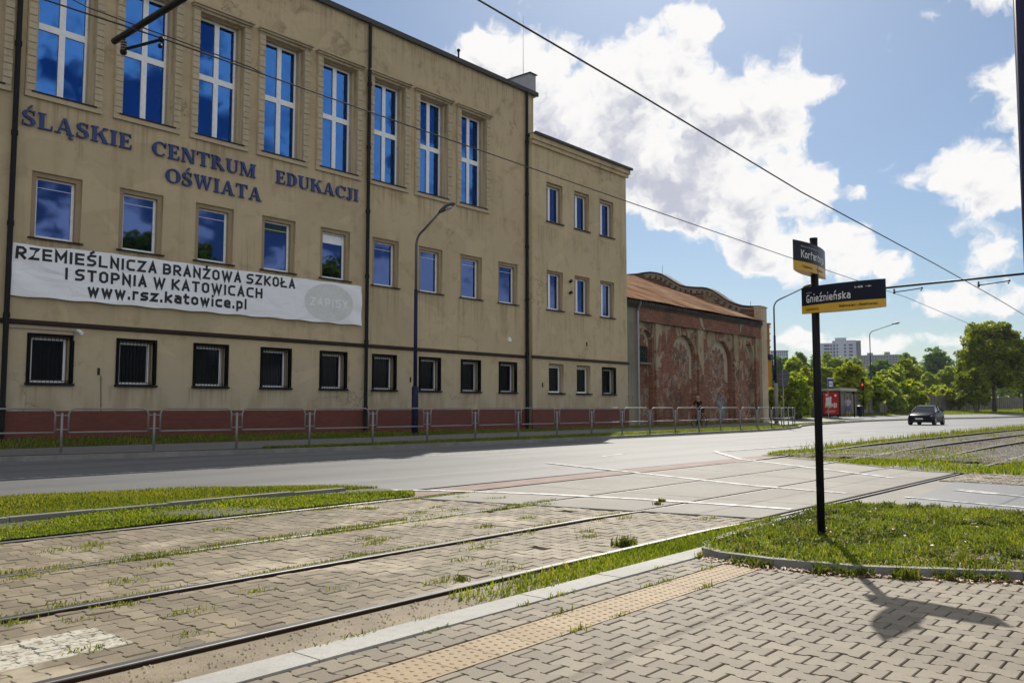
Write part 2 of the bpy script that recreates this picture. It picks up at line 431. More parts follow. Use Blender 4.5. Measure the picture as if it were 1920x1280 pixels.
def m_glass(tint, metal, base):
    def f(N, b):
        P = obj_co(N)
        N.put(b.inputs['Base Color'], base)
        b.inputs['Roughness'].default_value = 0.025; b.inputs['Specular IOR Level'].default_value = 0.5 if metal > .1 else 0.03
        gl = N.node('ShaderNodeBsdfGlossy'); gl.inputs['Roughness'].default_value = 0.02; N.put(gl.inputs['Color'], tint)
        bn = N.node('ShaderNodeBump'); bn.inputs['Strength'].default_value = 0.05; bn.inputs['Distance'].default_value = 0.05
        N.put(bn.inputs['Height'], N.noise(P, 1.1, 1, 0.4)); N.put(gl.inputs['Normal'], bn.outputs[0])
        mx = N.node('ShaderNodeMixShader'); mx.inputs[0].default_value = metal
        N.l.new(b.outputs[0], mx.inputs[1]); N.l.new(gl.outputs[0], mx.inputs[2]); N.l.new(mx.outputs[0], N.o.inputs[0])
    return f


M_glass_blue = mat('glass_blue_film', m_glass((0.030, 0.135, 0.42), 0.8, (0.002, 0.008, 0.04)))
M_glass = mat('glass_pane', m_glass((0.06, 0.115, 0.32), 0.6, (0.004, 0.006, 0.012)))
M_bar = mat('bar_black', color=(0.008, 0.008, 0.008), rough=0.9, spec=0.05)
M_glass_dark = mat('glass_dark', m_glass((0.3, 0.33, 0.36), 0.025, (0.006, 0.006, 0.008)))


def m_brick_tile(N, b):
    P = obj_co(N)
    br = N.node('ShaderNodeTexBrick'); N.put(br.inputs['Vector'], N.vmath('MULTIPLY', N.vmath('ADD', P, (0, 0, 0)), (1, 0, 1)))
    rot = N.node('ShaderNodeMapping'); N.put(rot.inputs[0], P); rot.inputs['Rotation'].default_value = (R(90), 0, 0)
    N.put(br.inputs['Vector'], rot.outputs[0])
    br.inputs['Scale'].default_value = 1; br.inputs['Brick Width'].default_value = 0.2; br.inputs['Row Height'].default_value = 0.06
    br.inputs['Mortar Size'].default_value = 0.006
    N.put(br.inputs['Color1'], (0.125, 0.020, 0.009)); N.put(br.inputs['Color2'], (0.175, 0.032, 0.014)); N.put(br.inputs['Mortar'], (0.09, 0.05, 0.04))
    n = N.noise(N.scale(P, (0.6, 0.6, 3)), 1.5, 5, 0.6)
    N.put(b.inputs['Base Color'], N.mix(N.math('MULTIPLY', N.ramp(n, 0.4, 0.7), 0.6), br.outputs[0], (0.09, 0.03, 0.022)))
    b.inputs['Roughness'].default_value = 0.65


M_plinth = mat('plinth_tile', m_brick_tile)


def m_oldbrick(plaster_lo, plaster_hi, lime, seed):
    def f(N, b):
        P = obj_co(N)
        rot = N.node('ShaderNodeMapping'); N.put(rot.inputs[0], P); rot.inputs['Rotation'].default_value = (R(90), 0, 0)
        br = N.node('ShaderNodeTexBrick'); N.put(br.inputs['Vector'], rot.outputs[0])
        br.inputs['Scale'].default_value = 1; br.inputs['Brick Width'].default_value = 0.25; br.inputs['Row Height'].default_value = 0.085
        br.inputs['Mortar Size'].default_value = 0.012
        N.put(br.inputs['Color1'], (0.36, 0.125, 0.062)); N.put(br.inputs['Color2'], (0.19, 0.072, 0.042)); N.put(br.inputs['Mortar'], (0.11, 0.08, 0.055))
        Q = N.vmath('ADD', P, (seed * 3.7, 0, seed * 1.9))
        soot = N.noise(N.scale(Q, (0.9, 1, 0.5)), 1.0, 6, 0.65)
        c = N.mix(N.math('MULTIPLY', N.ramp(soot, 0.50, 0.66), 0.7), br.outputs[0], (0.06, 0.035, 0.03))
        # lime residue left on the bricks
        ln = N.noise(Q, 3.2, 8, 0.75, 0.6); lb = N.noise(Q, 0.55, 4, 0.55)
        lm = N.math('MULTIPLY', N.ramp(ln, 0.48, 0.56), N.ramp(lb, lime, lime + 0.12))
        lc = N.mix(N.ramp(N.noise(Q, 1.7, 3), 0.4, 0.6), (0.25, 0.205, 0.15), (0.40, 0.345, 0.26))
        c = N.mix(N.math('MULTIPLY', lm, 0.85), c, lc)
        # plaster that is still on, mostly higher up
        sp = N.node('ShaderNodeSeparateXYZ'); N.put(sp.inputs[0], P)
        pn = N.noise(N.scale(Q, (1.3, 1, 0.8)), 1.0, 8, 0.66, 0.9)
        pm = N.ramp(N.math('ADD', pn, N.ramp(sp.outputs[2], plaster_lo, plaster_hi, -0.12, 0.10)), 0.5, 0.515)
        pc = N.mix(N.ramp(N.noise(Q, 1.1, 5), 0.35, 0.65), (0.27, 0.215, 0.12), (0.38, 0.315, 0.20))
        c = N.mix(pm, c, pc)
        N.put(b.inputs['Base Color'], c); b.inputs['Roughness'].default_value = 0.92
        bump(N, b, N.math('ADD', N.math('MULTIPLY', br.outputs['Fac'], -0.6), N.math('ADD', N.math('MULTIPLY', pm, 0.8), N.noise(P, 9, 5, 0.6))), 0.5, 0.02)
    return f


M_brickw = mat('old_brick', m_oldbrick(1.5, 7.5, 0.46, 1))
M_brickp = mat('pilaster_brick', m_oldbrick(0.8, 6.0, 0.48, 2))
M_bricka = mat('arch_infill', m_oldbrick(4.5, 9.0, 0.38, 3))
M_brickc = mat('cornice_brick', m_oldbrick(8, 20, 0.62, 4))
M_oldgrey = mat('grey_old_plaster', m_plaster((0.25, 0.225, 0.17), 0.8))


def m_rustroof(N, b):
    P = obj_co(N)
    n = N.noise(N.scale(P, (3.0, 0.25, 0.25)), 1.0, 7, 0.68); g = N.noise(P, 0.5, 5, 0.6)
    wv = N.node('ShaderNodeTexWave', wave_type='BANDS', bands_direction='X'); N.put(wv.inputs['Vector'], P); wv.inputs['Scale'].default_value = 2.4
    c = N.mix(N.ramp(n, 0.40, 0.58), (0.12, 0.055, 0.028), (0.37, 0.20, 0.105))
    c = N.mix(N.math('MULTIPLY', N.ramp(g, 0.5, 0.7), 0.7), c, (0.46, 0.37, 0.27))
    c = N.mix(N.math('MULTIPLY', N.ramp(N.noise(N.scale(P, (6, 0.4, 0.4)), 1.0, 4), 0.55, 0.7), 0.6), c, (0.10, 0.045, 0.03))
    N.put(b.inputs['Base Color'], c); b.inputs['Roughness'].default_value = 0.95; b.inputs['Specular IOR Level'].default_value = 0.05


M_rustroof = mat('rusty_sheet', m_rustroof)


def m_asphalt(base, rough, patch=True):
    def f(N, b):
        P = obj_co(N)
        fine = N.noise(P, 55, 3, 0.7); mid = N.noise(P, 2.2, 6, 0.6); lane = N.noise(N.scale(P, (0.03, 0.75, 1)), 1.0, 4, 0.6)
        c = N.mix(N.ramp(fine, 0.3, 0.7), tuple(x * 0.62 for x in base), tuple(x * 1.45 for x in base))
        c = N.mix(N.math('MULTIPLY', N.ramp(lane, 0.42, 0.65), 0.35), c, tuple(x * 1.5 for x in base))
        c = N.mix(N.math('MULTIPLY', N.ramp(mid, 0.5, 0.72), 0.3), c, tuple(x * 0.6 for x in base))
        if patch:
            vo = N.node('ShaderNodeTexVoronoi', feature='DISTANCE_TO_EDGE'); vo.inputs['Scale'].default_value = 0.22
            N.put(vo.inputs['Vector'], N.vmath('ADD', P, N.vmath('MULTIPLY', N.noise(P, 0.9, 4, 0.65, out=1), (2.2, 2.2, 0))))
            c = N.mix(N.math('MULTIPLY', N.ramp(vo.outputs['Distance'], 0.0, 0.006, 0.65, 0), N.ramp(N.noise(P, 0.16, 2), 0.5, 0.6)), c, tuple(x * 0.35 for x in base))
        if patch:   # mended trenches and tyre-dark lanes
            sp = N.node('ShaderNodeSeparateXYZ'); N.put(sp.inputs[0], P)
            wob = N.math('ADD', sp.outputs[1], N.math('MULTIPLY', N.noise(N.scale(P, (.25, .25, 1)), 1.0, 3), .8))
            tr_ = N.math('SINE', N.math('MULTIPLY', wob, 3.9))
            c = N.mix(N.math('MULTIPLY', N.ramp(tr_, 0.1, 0.9), 0.42), c, tuple(x * 0.55 for x in base))
            vb = N.node('ShaderNodeTexVoronoi', distance='CHEBYCHEV'); vb.inputs['Scale'].default_value = 0.16; N.put(vb.inputs['Vector'], N.scale(P, (0.6, 1.6, 1)))
            sv = N.node('ShaderNodeSeparateColor'); N.put(sv.inputs[0], vb.outputs['Color'])
            c = N.mix(N.math('MULTIPLY', N.ramp(sv.outputs[0], 0.66, 0.68), 0.42), c, tuple(x * 0.6 for x in base))
        N.put(b.inputs['Base Color'], c); b.inputs['Roughness'].default_value = rough
        bump(N, b, fine, 0.45, 0.006)
    return f


M_road = mat('asphalt', m_asphalt((0.125, 0.125, 0.126), 0.66))
M_walk = mat('pavement_asphalt', m_asphalt((0.15, 0.148, 0.145), 0.7, False))
M_road2 = mat('side_street_asphalt', m_asphalt((0.075, 0.078, 0.085), 0.55))


def m_concrete(c0, c1, sc=1.0, sp=True):
    def f(N, b):
        P = obj_co(N)
        a = N.noise(P, 0.7 * sc, 6, 0.6); d = N.noise(P, 9 * sc, 5, 0.65); fi = N.noise(P, 90, 2, 0.7)
        c = N.mix(N.ramp(a, 0.3, 0.7), c0, c1)
        c = N.mix(N.math('MULTIPLY', N.ramp(d, 0.45, 0.75), 0.4), c, tuple(x * 0.68 for x in c0))
        if sp: c = N.mix(N.math('MULTIPLY', N.ramp(fi, 0.45, 0.7), 0.35), c, tuple(x * 0.6 for x in c0))
        N.put(b.inputs['Base Color'], c); b.inputs['Roughness'].default_value = 0.75
        bump(N, b, N.math('ADD', d, fi), 0.25, 0.006)
    return f


M_slab = mat('slab_concrete', m_concrete((0.205, 0.185, 0.155), (0.28, 0.255, 0.22)))
M_kerb = mat('kerb_granite', m_concrete((0.36, 0.345, 0.31), (0.46, 0.44, 0.40), 2))
M_kerb_old = mat('kerb_old', m_concrete((0.17, 0.165, 0.15), (0.26, 0.25, 0.22), 3))
M_post = mat('fence_concrete', m_concrete((0.115, 0.105, 0.09), (0.2, 0.185, 0.155), 1.2))
M_sleeper = mat('sleeper_concrete', m_concrete((0.2, 0.18, 0.15), (0.29, 0.265, 0.22), 3))
def m_worn(N, b):
    P = obj_co(N); n = N.noise(P, 5.5, 7, 0.72)
    N.put(b.inputs['Base Color'], N.mix(N.ramp(n, 0.40, 0.56), (0.17, 0.165, 0.155), (0.62, 0.62, 0.60))); b.inputs['Roughness'].default_value = 0.6
M_paint = mat('road_paint', m_worn)
M_pfound = mat('joint_sand', m_concrete((0.06, 0.048, 0.03), (0.15, 0.118, 0.072), 4))
M_sand = mat('sandy_soil', m_concrete((0.17, 0.13, 0.08), (0.30, 0.24, 0.155), 2.5))
M_soil = mat('soil', m_concrete((0.055, 0.05, 0.025), (0.09, 0.085, 0.035), 2))
M_redbrick = mat('red_setts', m_concrete((0.19, 0.105, 0.08), (0.27, 0.19, 0.16), 4))


def rnd(N): return N.node('ShaderNodeNewGeometry').outputs['Random Per Island']


def m_paver(c0, c1, paint=False):
    def f(N, b):
        P = obj_co(N); r = rnd(N)
        c = N.mix(r, c0, c1)
        c = N.mix(N.math('MULTIPLY', N.ramp(N.noise(P, 1.3, 5, 0.6), 0.4, 0.7), 0.4), c, tuple(x * 0.72 for x in c0))
        c = N.mix(N.math('MULTIPLY', N.ramp(N.noise(P, 70, 3, 0.7), 0.4, 0.75), 0.35), c, tuple(x * 0.55 for x in c0))
        if paint:   # worn white paint left on the blocks, and bleached sandy blotches
            sp = N.node('ShaderNodeSeparateXYZ'); N.put(sp.inputs[0], P)
            def boxm(x0, x1, y0, y1):
                m1 = N.math('MULTIPLY', N.ramp(sp.outputs[0], x0 - .015, x0 + .015), N.ramp(sp.outputs[0], x1 - .015, x1 + .015, 1, 0))
                return N.math('MULTIPLY', m1, N.math('MULTIPLY', N.ramp(sp.outputs[1], y0 - .015, y0 + .015), N.ramp(sp.outputs[1], y1 - .015, y1 + .015, 1, 0)))
            bm_ = N.math('ADD', boxm(1.2, 2.0, 4.02, 4.46), boxm(1.2, 1.74, 5.3, 5.72))
            wm = N.math('MULTIPLY', bm_, N.ramp(N.noise(P, 26, 6, 0.7, 0.8), 0.40, 0.52))
            c = N.mix(N.math('MULTIPLY', N.ramp(N.noise(P, 0.9, 5, 0.6, 0.5), 0.52, 0.66), 0.6), c, (0.50, 0.42, 0.30))
            c = N.mix(N.math('MULTIPLY', N.ramp(N.noise(N.vmath('ADD', P, (7, 3, 0)), 0.8, 5, 0.6, 0.5), 0.55, 0.66), 0.5), c, (0.17, 0.135, 0.08))
            c = N.mix(wm, c, (0.52, 0.485, 0.40))
        N.put(b.inputs['Base Color'], c); b.inputs['Roughness'].default_value = 0.72
        bump(N, b, N.noise(P, 60, 4, 0.7), 0.35, 0.004)
    return f


M_paver = mat('paver_grey', m_paver((0.175, 0.142, 0.098), (0.27, 0.222, 0.155)))
M_paver_t = mat('paver_track', m_paver((0.16, 0.125, 0.076), (0.285, 0.227, 0.145), True))
M_tactile = mat('tactile_yellow', m_paver((0.33, 0.235, 0.13), (0.40, 0.295, 0.172)))


def m_ballast(N, b):
    P = obj_co(N)
    vo = N.node('ShaderNodeTexVoronoi'); vo.inputs['Scale'].default_value = 22; N.put(vo.inputs['Vector'], P)
    g = N.noise(P, 0.9, 5, 0.6)
    hs = N.mix(N.ramp(vo.outputs['Distance'], 0.1, 0.55), (0.34, 0.30, 0.24), (0.05, 0.04, 0.03))
    c = N.mix(0.5, hs, N.mix(N.ramp(g, 0.35, 0.65), (0.11, 0.075, 0.04), (0.27, 0.225, 0.17)))
    N.put(b.inputs['Base Color'], c); b.inputs['Roughness'].default_value = 0.9
    bump(N, b, vo.outputs['Distance'], 0.9, 0.04)


M_ballast = mat('ballast', m_ballast)


def m_leaf(cols, trans=0.45, rough=0.5, spec=0.25):
    """cols: three colours spread over the leaves"""
    def f(N, b):
        r = rnd(N); P = obj_co(N)
        c = N.mix(N.ramp(r, 0.0, 0.55), cols[0], cols[1]); c = N.mix(N.ramp(r, 0.6, 1.0), c, cols[2])
        c = N.mix(N.math('MULTIPLY', N.ramp(N.noise(P, 0.8, 3), 0.4, 0.65), 0.5), c, cols[0])
        N.put(b.inputs['Base Color'], c); b.inputs['Roughness'].default_value = rough; b.inputs['Specular IOR Level'].default_value = spec
        tr = N.node('ShaderNodeBsdfTranslucent')
        N.put(tr.inputs[0], N.mix(1.0, c, (1.5, 1.45, 0.45), 'MULTIPLY'))
        mx = N.node('ShaderNodeMixShader'); mx.inputs[0].default_value = trans
        N.l.new(b.outputs[0], mx.inputs[1]); N.l.new(tr.outputs[0], mx.inputs[2]); N.l.new(mx.outputs[0], N.o.inputs[0])
    return f


M_grass = mat('grass', m_leaf([(0.09, 0.14, 0.016), (0.19, 0.245, 0.028), (0.33, 0.30, 0.08)], 0.6))
M_grass2 = mat('grass_dry', m_leaf([(0.085, 0.125, 0.018), (0.185, 0.215, 0.028), (0.33, 0.275, 0.085)], 0.55))
M_weed = mat('weed_leaf', m_leaf([(0.06, 0.09, 0.016), (0.115, 0.145, 0.024), (0.22, 0.20, 0.05)], 0.5))
M_thatch = mat('grass_thatch', m_leaf([(0.16, 0.115, 0.05), (0.26, 0.195, 0.085), (0.14, 0.13, 0.03)], 0.3))
M_bark = mat('bark', m_concrete((0.05, 0.04, 0.028), (0.10, 0.085, 0.06), 3))
M_fallen = mat('fallen_leaf', m_leaf([(0.17, 0.06, 0.03), (0.33, 0.2, 0.11), (0.55, 0.45, 0.36)], 0.15))

# ================================================================== GROUND
def strip(name, m, xs, ya, yb, za, zb, kind='structure', skirt=0.0):
    """sheet between two edge lines; arrays over xs"""
    n = len(xs); ya = np.broadcast_to(ya, n); yb = np.broadcast_to(yb, n); za = np.broadcast_to(za, n); zb = np.broadcast_to(zb, n)
    mb = MB(); vs = []; fs = []
    rows = [(ya, za), ((ya + yb) / 2, (za + zb) / 2), (yb, zb)]
    if skirt: rows = [(ya, za - skirt)] + rows
    for (y, z) in rows: vs += [(xs[i], y[i], z[i]) for i in range(n)]
    for r in range(len(rows) - 1):
        fs += [(r * n + i, r * n + i + 1, (r + 1) * n + i + 1, (r + 1) * n + i) for i in range(n - 1)]
    o = mb.add(vs, fs).build(name, m)
    return tag(o, kind=kind)


def sheet(name, m, poly, z, kind='structure'):
    o = MB().add([(x, y, z) for x, y in poly], [tuple(range(len(poly)))]).build(name, m)
    return tag(o, kind=kind) if kind else o


tag(MB().box(-1500, 3500, -2500, 2500, -0.6, -0.08).build('ground', M_soil), kind='structure')

FX = [-8, 4, 6, 8, 10, 12, 14, 16, 20, 24, 36, 40, 44, 47]
FY = [21.2, 20.0, 19.6, 19.1, 18.6, 18.1, 17.75, 17.55, 17.3, 17.1, 16.95, 17.2, 18.1, 19.2]
KX = FX + [50, 56, 62, 66, 80, 92, 105, 130, 400]
KY = [y - 0.42 for y in FY] + [19.5, 20.3, 21.1, 21.5, 21.2, 18.9, 17.8, 17.5, 17.5]
def fence_y(x): return np.interp(x, FX, FY)
def kerb_y(x): return np.interp(x, KX, KY)
def wall_z(x): return np.interp(x, [-10, 8, 28, 50, 60, 400], [0.36, 0.34, 0.16, 0.2, 0.3, 0.35])

xs = np.concatenate([np.arange(-40, 60, 1.0), np.arange(60, 401, 5.0)])
near = np.interp(xs, [-40, 2, 5, 7, 7.7, 19, 21, 34, 60, 400], [12.6, 11.7, 11.2, 9.9, 8.5, 8.35, 8.6, 9.1, 9.4, 9.4])
strip('road', M_road, xs, near, kerb_y(xs), 0.0, 0.0)
# far kerb, pavement and verge
strip('kerb_far', M_kerb_old, xs, kerb_y(xs), kerb_y(xs) + 0.12, 0.10, 0.105, skirt=0.12)
pf = np.interp(xs, [-40, 9, 15, 19, 36, 41, 46, 60, 400], [0.12, 0.12, 0.7, 1.15, 1.9, 2.0, 0.5, 0.12, 0.12]) + kerb_y(xs)
pb = np.interp(xs, [-40, 10, 16, 36, 46, 56, 66, 80, 110, 400], [21.6, 21.0, 20.6, 20.7, 21.9, 24.0, 25.4, 25.4, 20.0, 20.0])
m = xs < 62
strip('verge_kerbside', M_soil, xs[m], kerb_y(xs[m]) + 0.12, pf[m], 0.100, 0.118)
strip('pavement', M_walk, xs, pf, pb, 0.122, np.interp(xs, [0, 50, 66, 80, 120], [0.16, 0.18, 0.3, 0.34, 0.3]))
strip('verge_wall', M_soil, xs[xs < 66], pb[xs < 66], np.interp(xs[xs < 66], [0, 50, 50.5, 66], [22.5, 22.5, 27, 28]), 0.158, wall_z(xs[xs < 66]))
mm = xs >= 62
strip('verge_fence', M_soil, xs[mm], pb[mm], np.interp(xs[mm], [62, 165, 400], [27.5, 32, 44]), 0.3, np.interp(xs[mm], [62, 165, 400], [0.45, 0.9, 1.2]))
strip('waste_ground', M_soil, xs[mm], np.interp(xs[mm], [62, 165, 400], [27.5, 32, 44]), 400, np.interp(xs[mm], [62, 165, 400], [0.45, 0.9, 1.2]), 2.0)

# painted lines (4 mm sheets)
def line(name, pts, wd, z=0.006, dash=None):
    mb = MB()
    for (x0, y0), (x1, y1) in zip(pts[:-1], pts[1:]):
        d = Vector((x1 - x0, y1 - y0, 0)); L = d.length; d.normalize(); nrm = Vector((-d.y, d.x, 0)) * wd / 2
        a = Vector((x0, y0, z)); b = Vector((x1, y1, z))
        mb.add([a - nrm, b - nrm, b + nrm, a + nrm], [(0, 1, 2, 3)])
    return tag(mb.build(name, M_paint), kind='structure')


line('edge_line', [(-20, 15.2), (2, 14.6), (8, 14.25), (14, 14.0), (17, 13.95)], 0.10)
line('edge_line_crossing', [(7.0, 9.05), (7.65, 8.72), (8.05, 8.1), (8.55, 6.9), (8.85, 5.6), (8.98, 4.6), (9.05, 3.75)], 0.13, 0.012)
line('lane_line_crossing', [(13.4, 10.5), (12.55, 8.3), (11.9, 6.6), (11.4, 5.3), (11.15, 3.9)], 0.10, 0.012)
line('lane_line_short', [(17.3, 11.2), (15.9, 10.9)], 0.10)
line('chevron_line', [(60, 9.9), (34, 9.6), (27, 9.42), (19.4, 9.95), (17.0, 8.15), (15.7, 6.4), (14.0, 4.15)], 0.11, 0.012)
line('lane_line_side', [(11.15, 3.2), (10.9, 2.2), (10.6, 0.6), (10.2, -3)], 0.09, 0.012)
line('lane_line_side', [(9.9, 3.0), (9.75, 2.0), (9.5, 0.5), (9.1, -3)], 0.10, 0.012)
line('lane_arrow', [(12.55, 2.95), (12.3, 2.45)], 0.20, 0.012)
line('lane_arrow', [(12.3, 2.45), (12.15, 2.1)], 0.09, 0.012)

# crossing slabs between the rails, with joints
sl = MB()
RAILS = [3.65, 4.92, 6.22, 7.72]
def slab_left(y): return 8.0 - (y - 4.35) * 0.23
def slab_right(y): return 15.7 + max(0, (y - 4.2)) * 0.72
bands = [(3.72, 4.88), (4.97, 6.18), (6.27, 7.68)]
for (y0, y1) in bands:
    n = 5
    for k in range(n):
        f0, f1 = k / n, (k + 1) / n
        def X(f, y): return slab_left(y) + (slab_right(y) - slab_left(y)) * f
        g = 0.008
        sl.prism([(X(f0, y0) + g, y0), (X(f1, y0) - g, y0), (X(f1, y1) - g, y1), (X(f0, y1) + g, y1)], 'z', -0.05, 0.006)
tag(sl.build('crossing_slabs', M_slab), kind='structure')
sheet('track_bed', M_pfound, [(-12, 3.1), (22, 3.1), (22, 8.4), (-12, 8.4)], -0.018)
sheet('setts_strip', M_redbrick, [(7.3, 7.80), (19.3, 7.80), (19.3, 8.36), (7.3, 8.36)], 0.004)
sheet('crossing_edge', M_slab, [(8.2, 2.9), (15.9, 2.9), (15.9, 3.56), (8.2, 3.56)], 0.002)
sheet('side_street', M_road2, [(9.0, 2.95), (13.9, 3.3), (13.2, -12), (7.9, -12)], 0.006)
sheet('platform_base', M_pfound, [(-8, -8), (8.6, -8), (8.6, 2.9), (-8, 2.9)], 0.047)
sheet('sand_strip', M_sand, [(-8, 3.05), (5.6, 3.05), (8.2, 3.2), (8.2, 3.62), (-8, 3.62)], 0.002)


# paving blocks: bone-shaped, waisted on the long sides
def bone(L, Wd):
    a = Wd * 0.5; e = Wd * 0.105; l = L / 2
    # long axis along Y
    return [(-a - e, -l), (a + e, -l), (a + e, -l * 0.52), (a - e, -l * 0.25), (a - e, l * 0.25), (a + e, l * 0.52), (a + e, l),
            (-a - e, l), (-a - e, l * 0.52), (-a + e, l * 0.25), (-a + e, -l * 0.25), (-a - e, -l * 0.52)]


def pavers(name, m, regions, L, Wd, z, jig=0.002, gap=0.008, drop=0.0):
    base = np.array(bone(L, Wd)); n = len(base)
    V = []; F4 = []; Ft = []; cnt = 0
    shr = np.array([1 - gap / Wd, 1 - gap / L])
    tops = []
    for (x0, x1, y0, y1, clip) in regions:
        i0 = 0
        for ci, cx in enumerate(np.arange(x0 + Wd / 2, x1, Wd)):
            off = (ci % 2) * L / 2
            for cy in np.arange(y0 - L + off, y1 + L, L):
                if not (y0 - L / 2 + 0.015 <= cy <= y1 + L / 2 - 0.015): continue
                if clip and not clip(cx, cy): continue
                if rng.random() < drop: continue
                p = base * shr
                p = p + (cx, cy)
                p[:, 1] = np.clip(p[:, 1], y0, y1)
                if p[:, 1].max() - p[:, 1].min() < 0.02: continue
                an = rng.normal(0, 0.006); cen = np.array([cx, cy]); d = p - cen
                p = cen + d @ np.array([[math.cos(an), math.sin(an)], [-math.sin(an), math.cos(an)]])
                tx, ty = rng.normal(0, jig * 6, 2); zz = z + rng.normal(0, jig)
                zt = zz + d[:, 0] * tx + d[:, 1] * ty
                ins = cen + d * 0.955
                V.append(np.column_stack([ins, zt])); V.append(np.column_stack([p, zt - 0.004])); V.append(np.column_stack([p, np.full(n, z - 0.06)]))
                b = cnt * 3 * n
                tops.append([b + k for k in range(n)])
                for k in range(n):
                    k2 = (k + 1) % n
                    F4.append((b + n + k, b + n + k2, b + k2, b + k)); F4.append((b + 2 * n + k, b + 2 * n + k2, b + n + k2, b + n + k))
                cnt += 1
    V = np.concatenate(V)
    me = bpy.data.meshes.new(name)
    me.from_pydata(V.tolist(), [], tops + F4); me.update(); me.materials.append(m)
    return tag(link(name, me), kind='structure')


def bed_front(y): return np.interp(y, [0.2, 1.06, 1.5, 1.91, 2.39, 2.86], [6.6, 5.99, 5.76, 5.54, 5.45, 5.5])
pavers('platform_paving', M_paver, [(0.6, 7.6, -2.6, 2.42, lambda x, y: x < bed_front(y) - 0.06), (0.4, 5.5, 2.70, 2.93, None)], 0.158, 0.112, 0.06, 0.0007, 0.007)
pavers('track_paving', M_paver_t, [(-2.0, 9.0, 3.735, 4.875, lambda x, y: x < slab_left(y) - .05),
                                   (-2.0, 9.0, 4.975, 6.17, lambda x, y: x < slab_left(y) - .05),
                                   (-2.0, 9.0, 6.275, 7.67, lambda x, y: x < slab_left(y) - .05)], 0.18, 0.114, 0.0, 0.0016, 0.006, 0.004)
pavers('side_paving', M_paver_t, [(13.9, 16.2, 0.2, 3.5, None)], 0.18, 0.114, 0.012, 0.003, 0.009)

# platform edge stones and tactile tiles (each stone its own block in the strip)
mb = MB(); x = -3.0
while x < 5.5:
    L = 0.75; mb.box(x + .004, x + L - .004, 2.945, 3.125, -0.05, 0.064 + rng.normal(0, .0015)); x += L
tag(mb.build('platform_edge', M_kerb), kind='structure')
mb = MB(); x = 0.29
while x < 5.45:
    x1 = x + 0.25
    mb.box(x + .002, x1 - .002, 2.432, 2.685, 0.0, 0.060)
    for i in range(5):
        for j in range(5):
            cx, cy = x + 0.025 + 0.05 * i + (0.012 if j % 2 else -0.012), 2.458 + 0.05 * j; r = 0.0115
            vs = [(cx + r * math.cos(t), cy + r * math.sin(t), 0.0601) for t in np.linspace(0, 6.283, 9)[:-1]]
            vt = [(cx + r * .55 * math.cos(t), cy + r * .55 * math.sin(t), 0.0632) for t in np.linspace(0, 6.283, 9)[:-1]]
            mb.add(vs + vt, [tuple(range(8, 16))] + [(k, (k + 1) % 8, 8 + (k + 1) % 8, 8 + k) for k in range(8)])
    x = x1
tag(mb.build('tactile_paving', M_tactile), kind='structure')

# raised bed round the sign: kerb + soil
bk = [(8.6, 3.27), (7.68, 3.22), (6.9, 3.2), (6.21, 3.15), (5.78, 3.08), (5.55, 2.96), (5.47, 2.80), (5.45, 2.39), (5.54, 1.91), (5.76, 1.5), (5.99, 1.06), (6.35, 0.55), (7.2, -0.8), (8.5, -2.6)]
mb = MB()
for i in range(len(bk) - 1):
    p, q = Vector((*bk[i], 0)), Vector((*bk[i + 1], 0)); d = (q - p).normalized(); nn = Vector((-d.y, d.x, 0)) * 0.065
    if i in (3, 4, 5): nn *= 1.0
    a = [p, q - d * 0.004, q - d * 0.004 + nn, p + nn]
    mb.prism([(v.x, v.y) for v in a], 'z', -0.05, 0.112 + (i % 2) * 0.002)
tag(mb.build('bed_kerb', M_kerb_old), kind='structure')
BED = bk + [(9.1, -2.6), (9.35, 1.5), (9.45, 2.6), (9.1, 3.2)]
sheet('bed_soil', M_soil, BED, 0.095)

# left grass island: two soils with a kerb between them
sheet('island_soil', M_soil, [(-20, 12.4), (2, 11.7), (5, 11.2), (6.4, 10.5), (7.4, 9.5), (7.75, 8.8), (7.65, 8.3), (7.3, 7.82), (-20, 7.82)], 0.015)
mb = MB(); x = -12.0
while x < 7.0:
    mb.box(x + .004, x + .796, 8.93, 9.03, -0.05, 0.06 + rng.normal(0, .006)); x += 0.8
tag(mb.build('island_kerb', M_kerb_old), kind='structure')
# right side: ballast bed with soil margin
sheet('island_soil_right', M_soil, [(15.7, 2.4), (15.75, 4.2), (18.6, 8.4), (20, 8.6), (34, 9.1), (60, 9.4), (300, 9.4), (300, 2.0)], 0.012)
bx = np.arange(18.5, 120, 0.5); by = np.arange(3.15, 8.15, 0.12)
bx = np.concatenate([np.arange(18.5, 50, 0.16), np.arange(50, 160, 1.0)])
GX, GY = np.meshgrid(bx, by, indexing='ij')
GZ = 0.014 + rng.random(GX.shape) * 0.045 - 0.03 * (np.abs(GY - 5.65) > 2.3)
nx, ny = GX.shape
idx = np.arange(nx * ny).reshape(nx, ny)
Fq = np.stack([idx[:-1, :-1], idx[1:, :-1], idx[1:, 1:], idx[:-1, 1:]], -1).reshape(-1, 4)
tag(link('ballast_bed', np_mesh('ballast_bed', np.stack([GX, GY, GZ], -1).reshape(-1, 3), Fq, M_ballast)), kind='stuff')

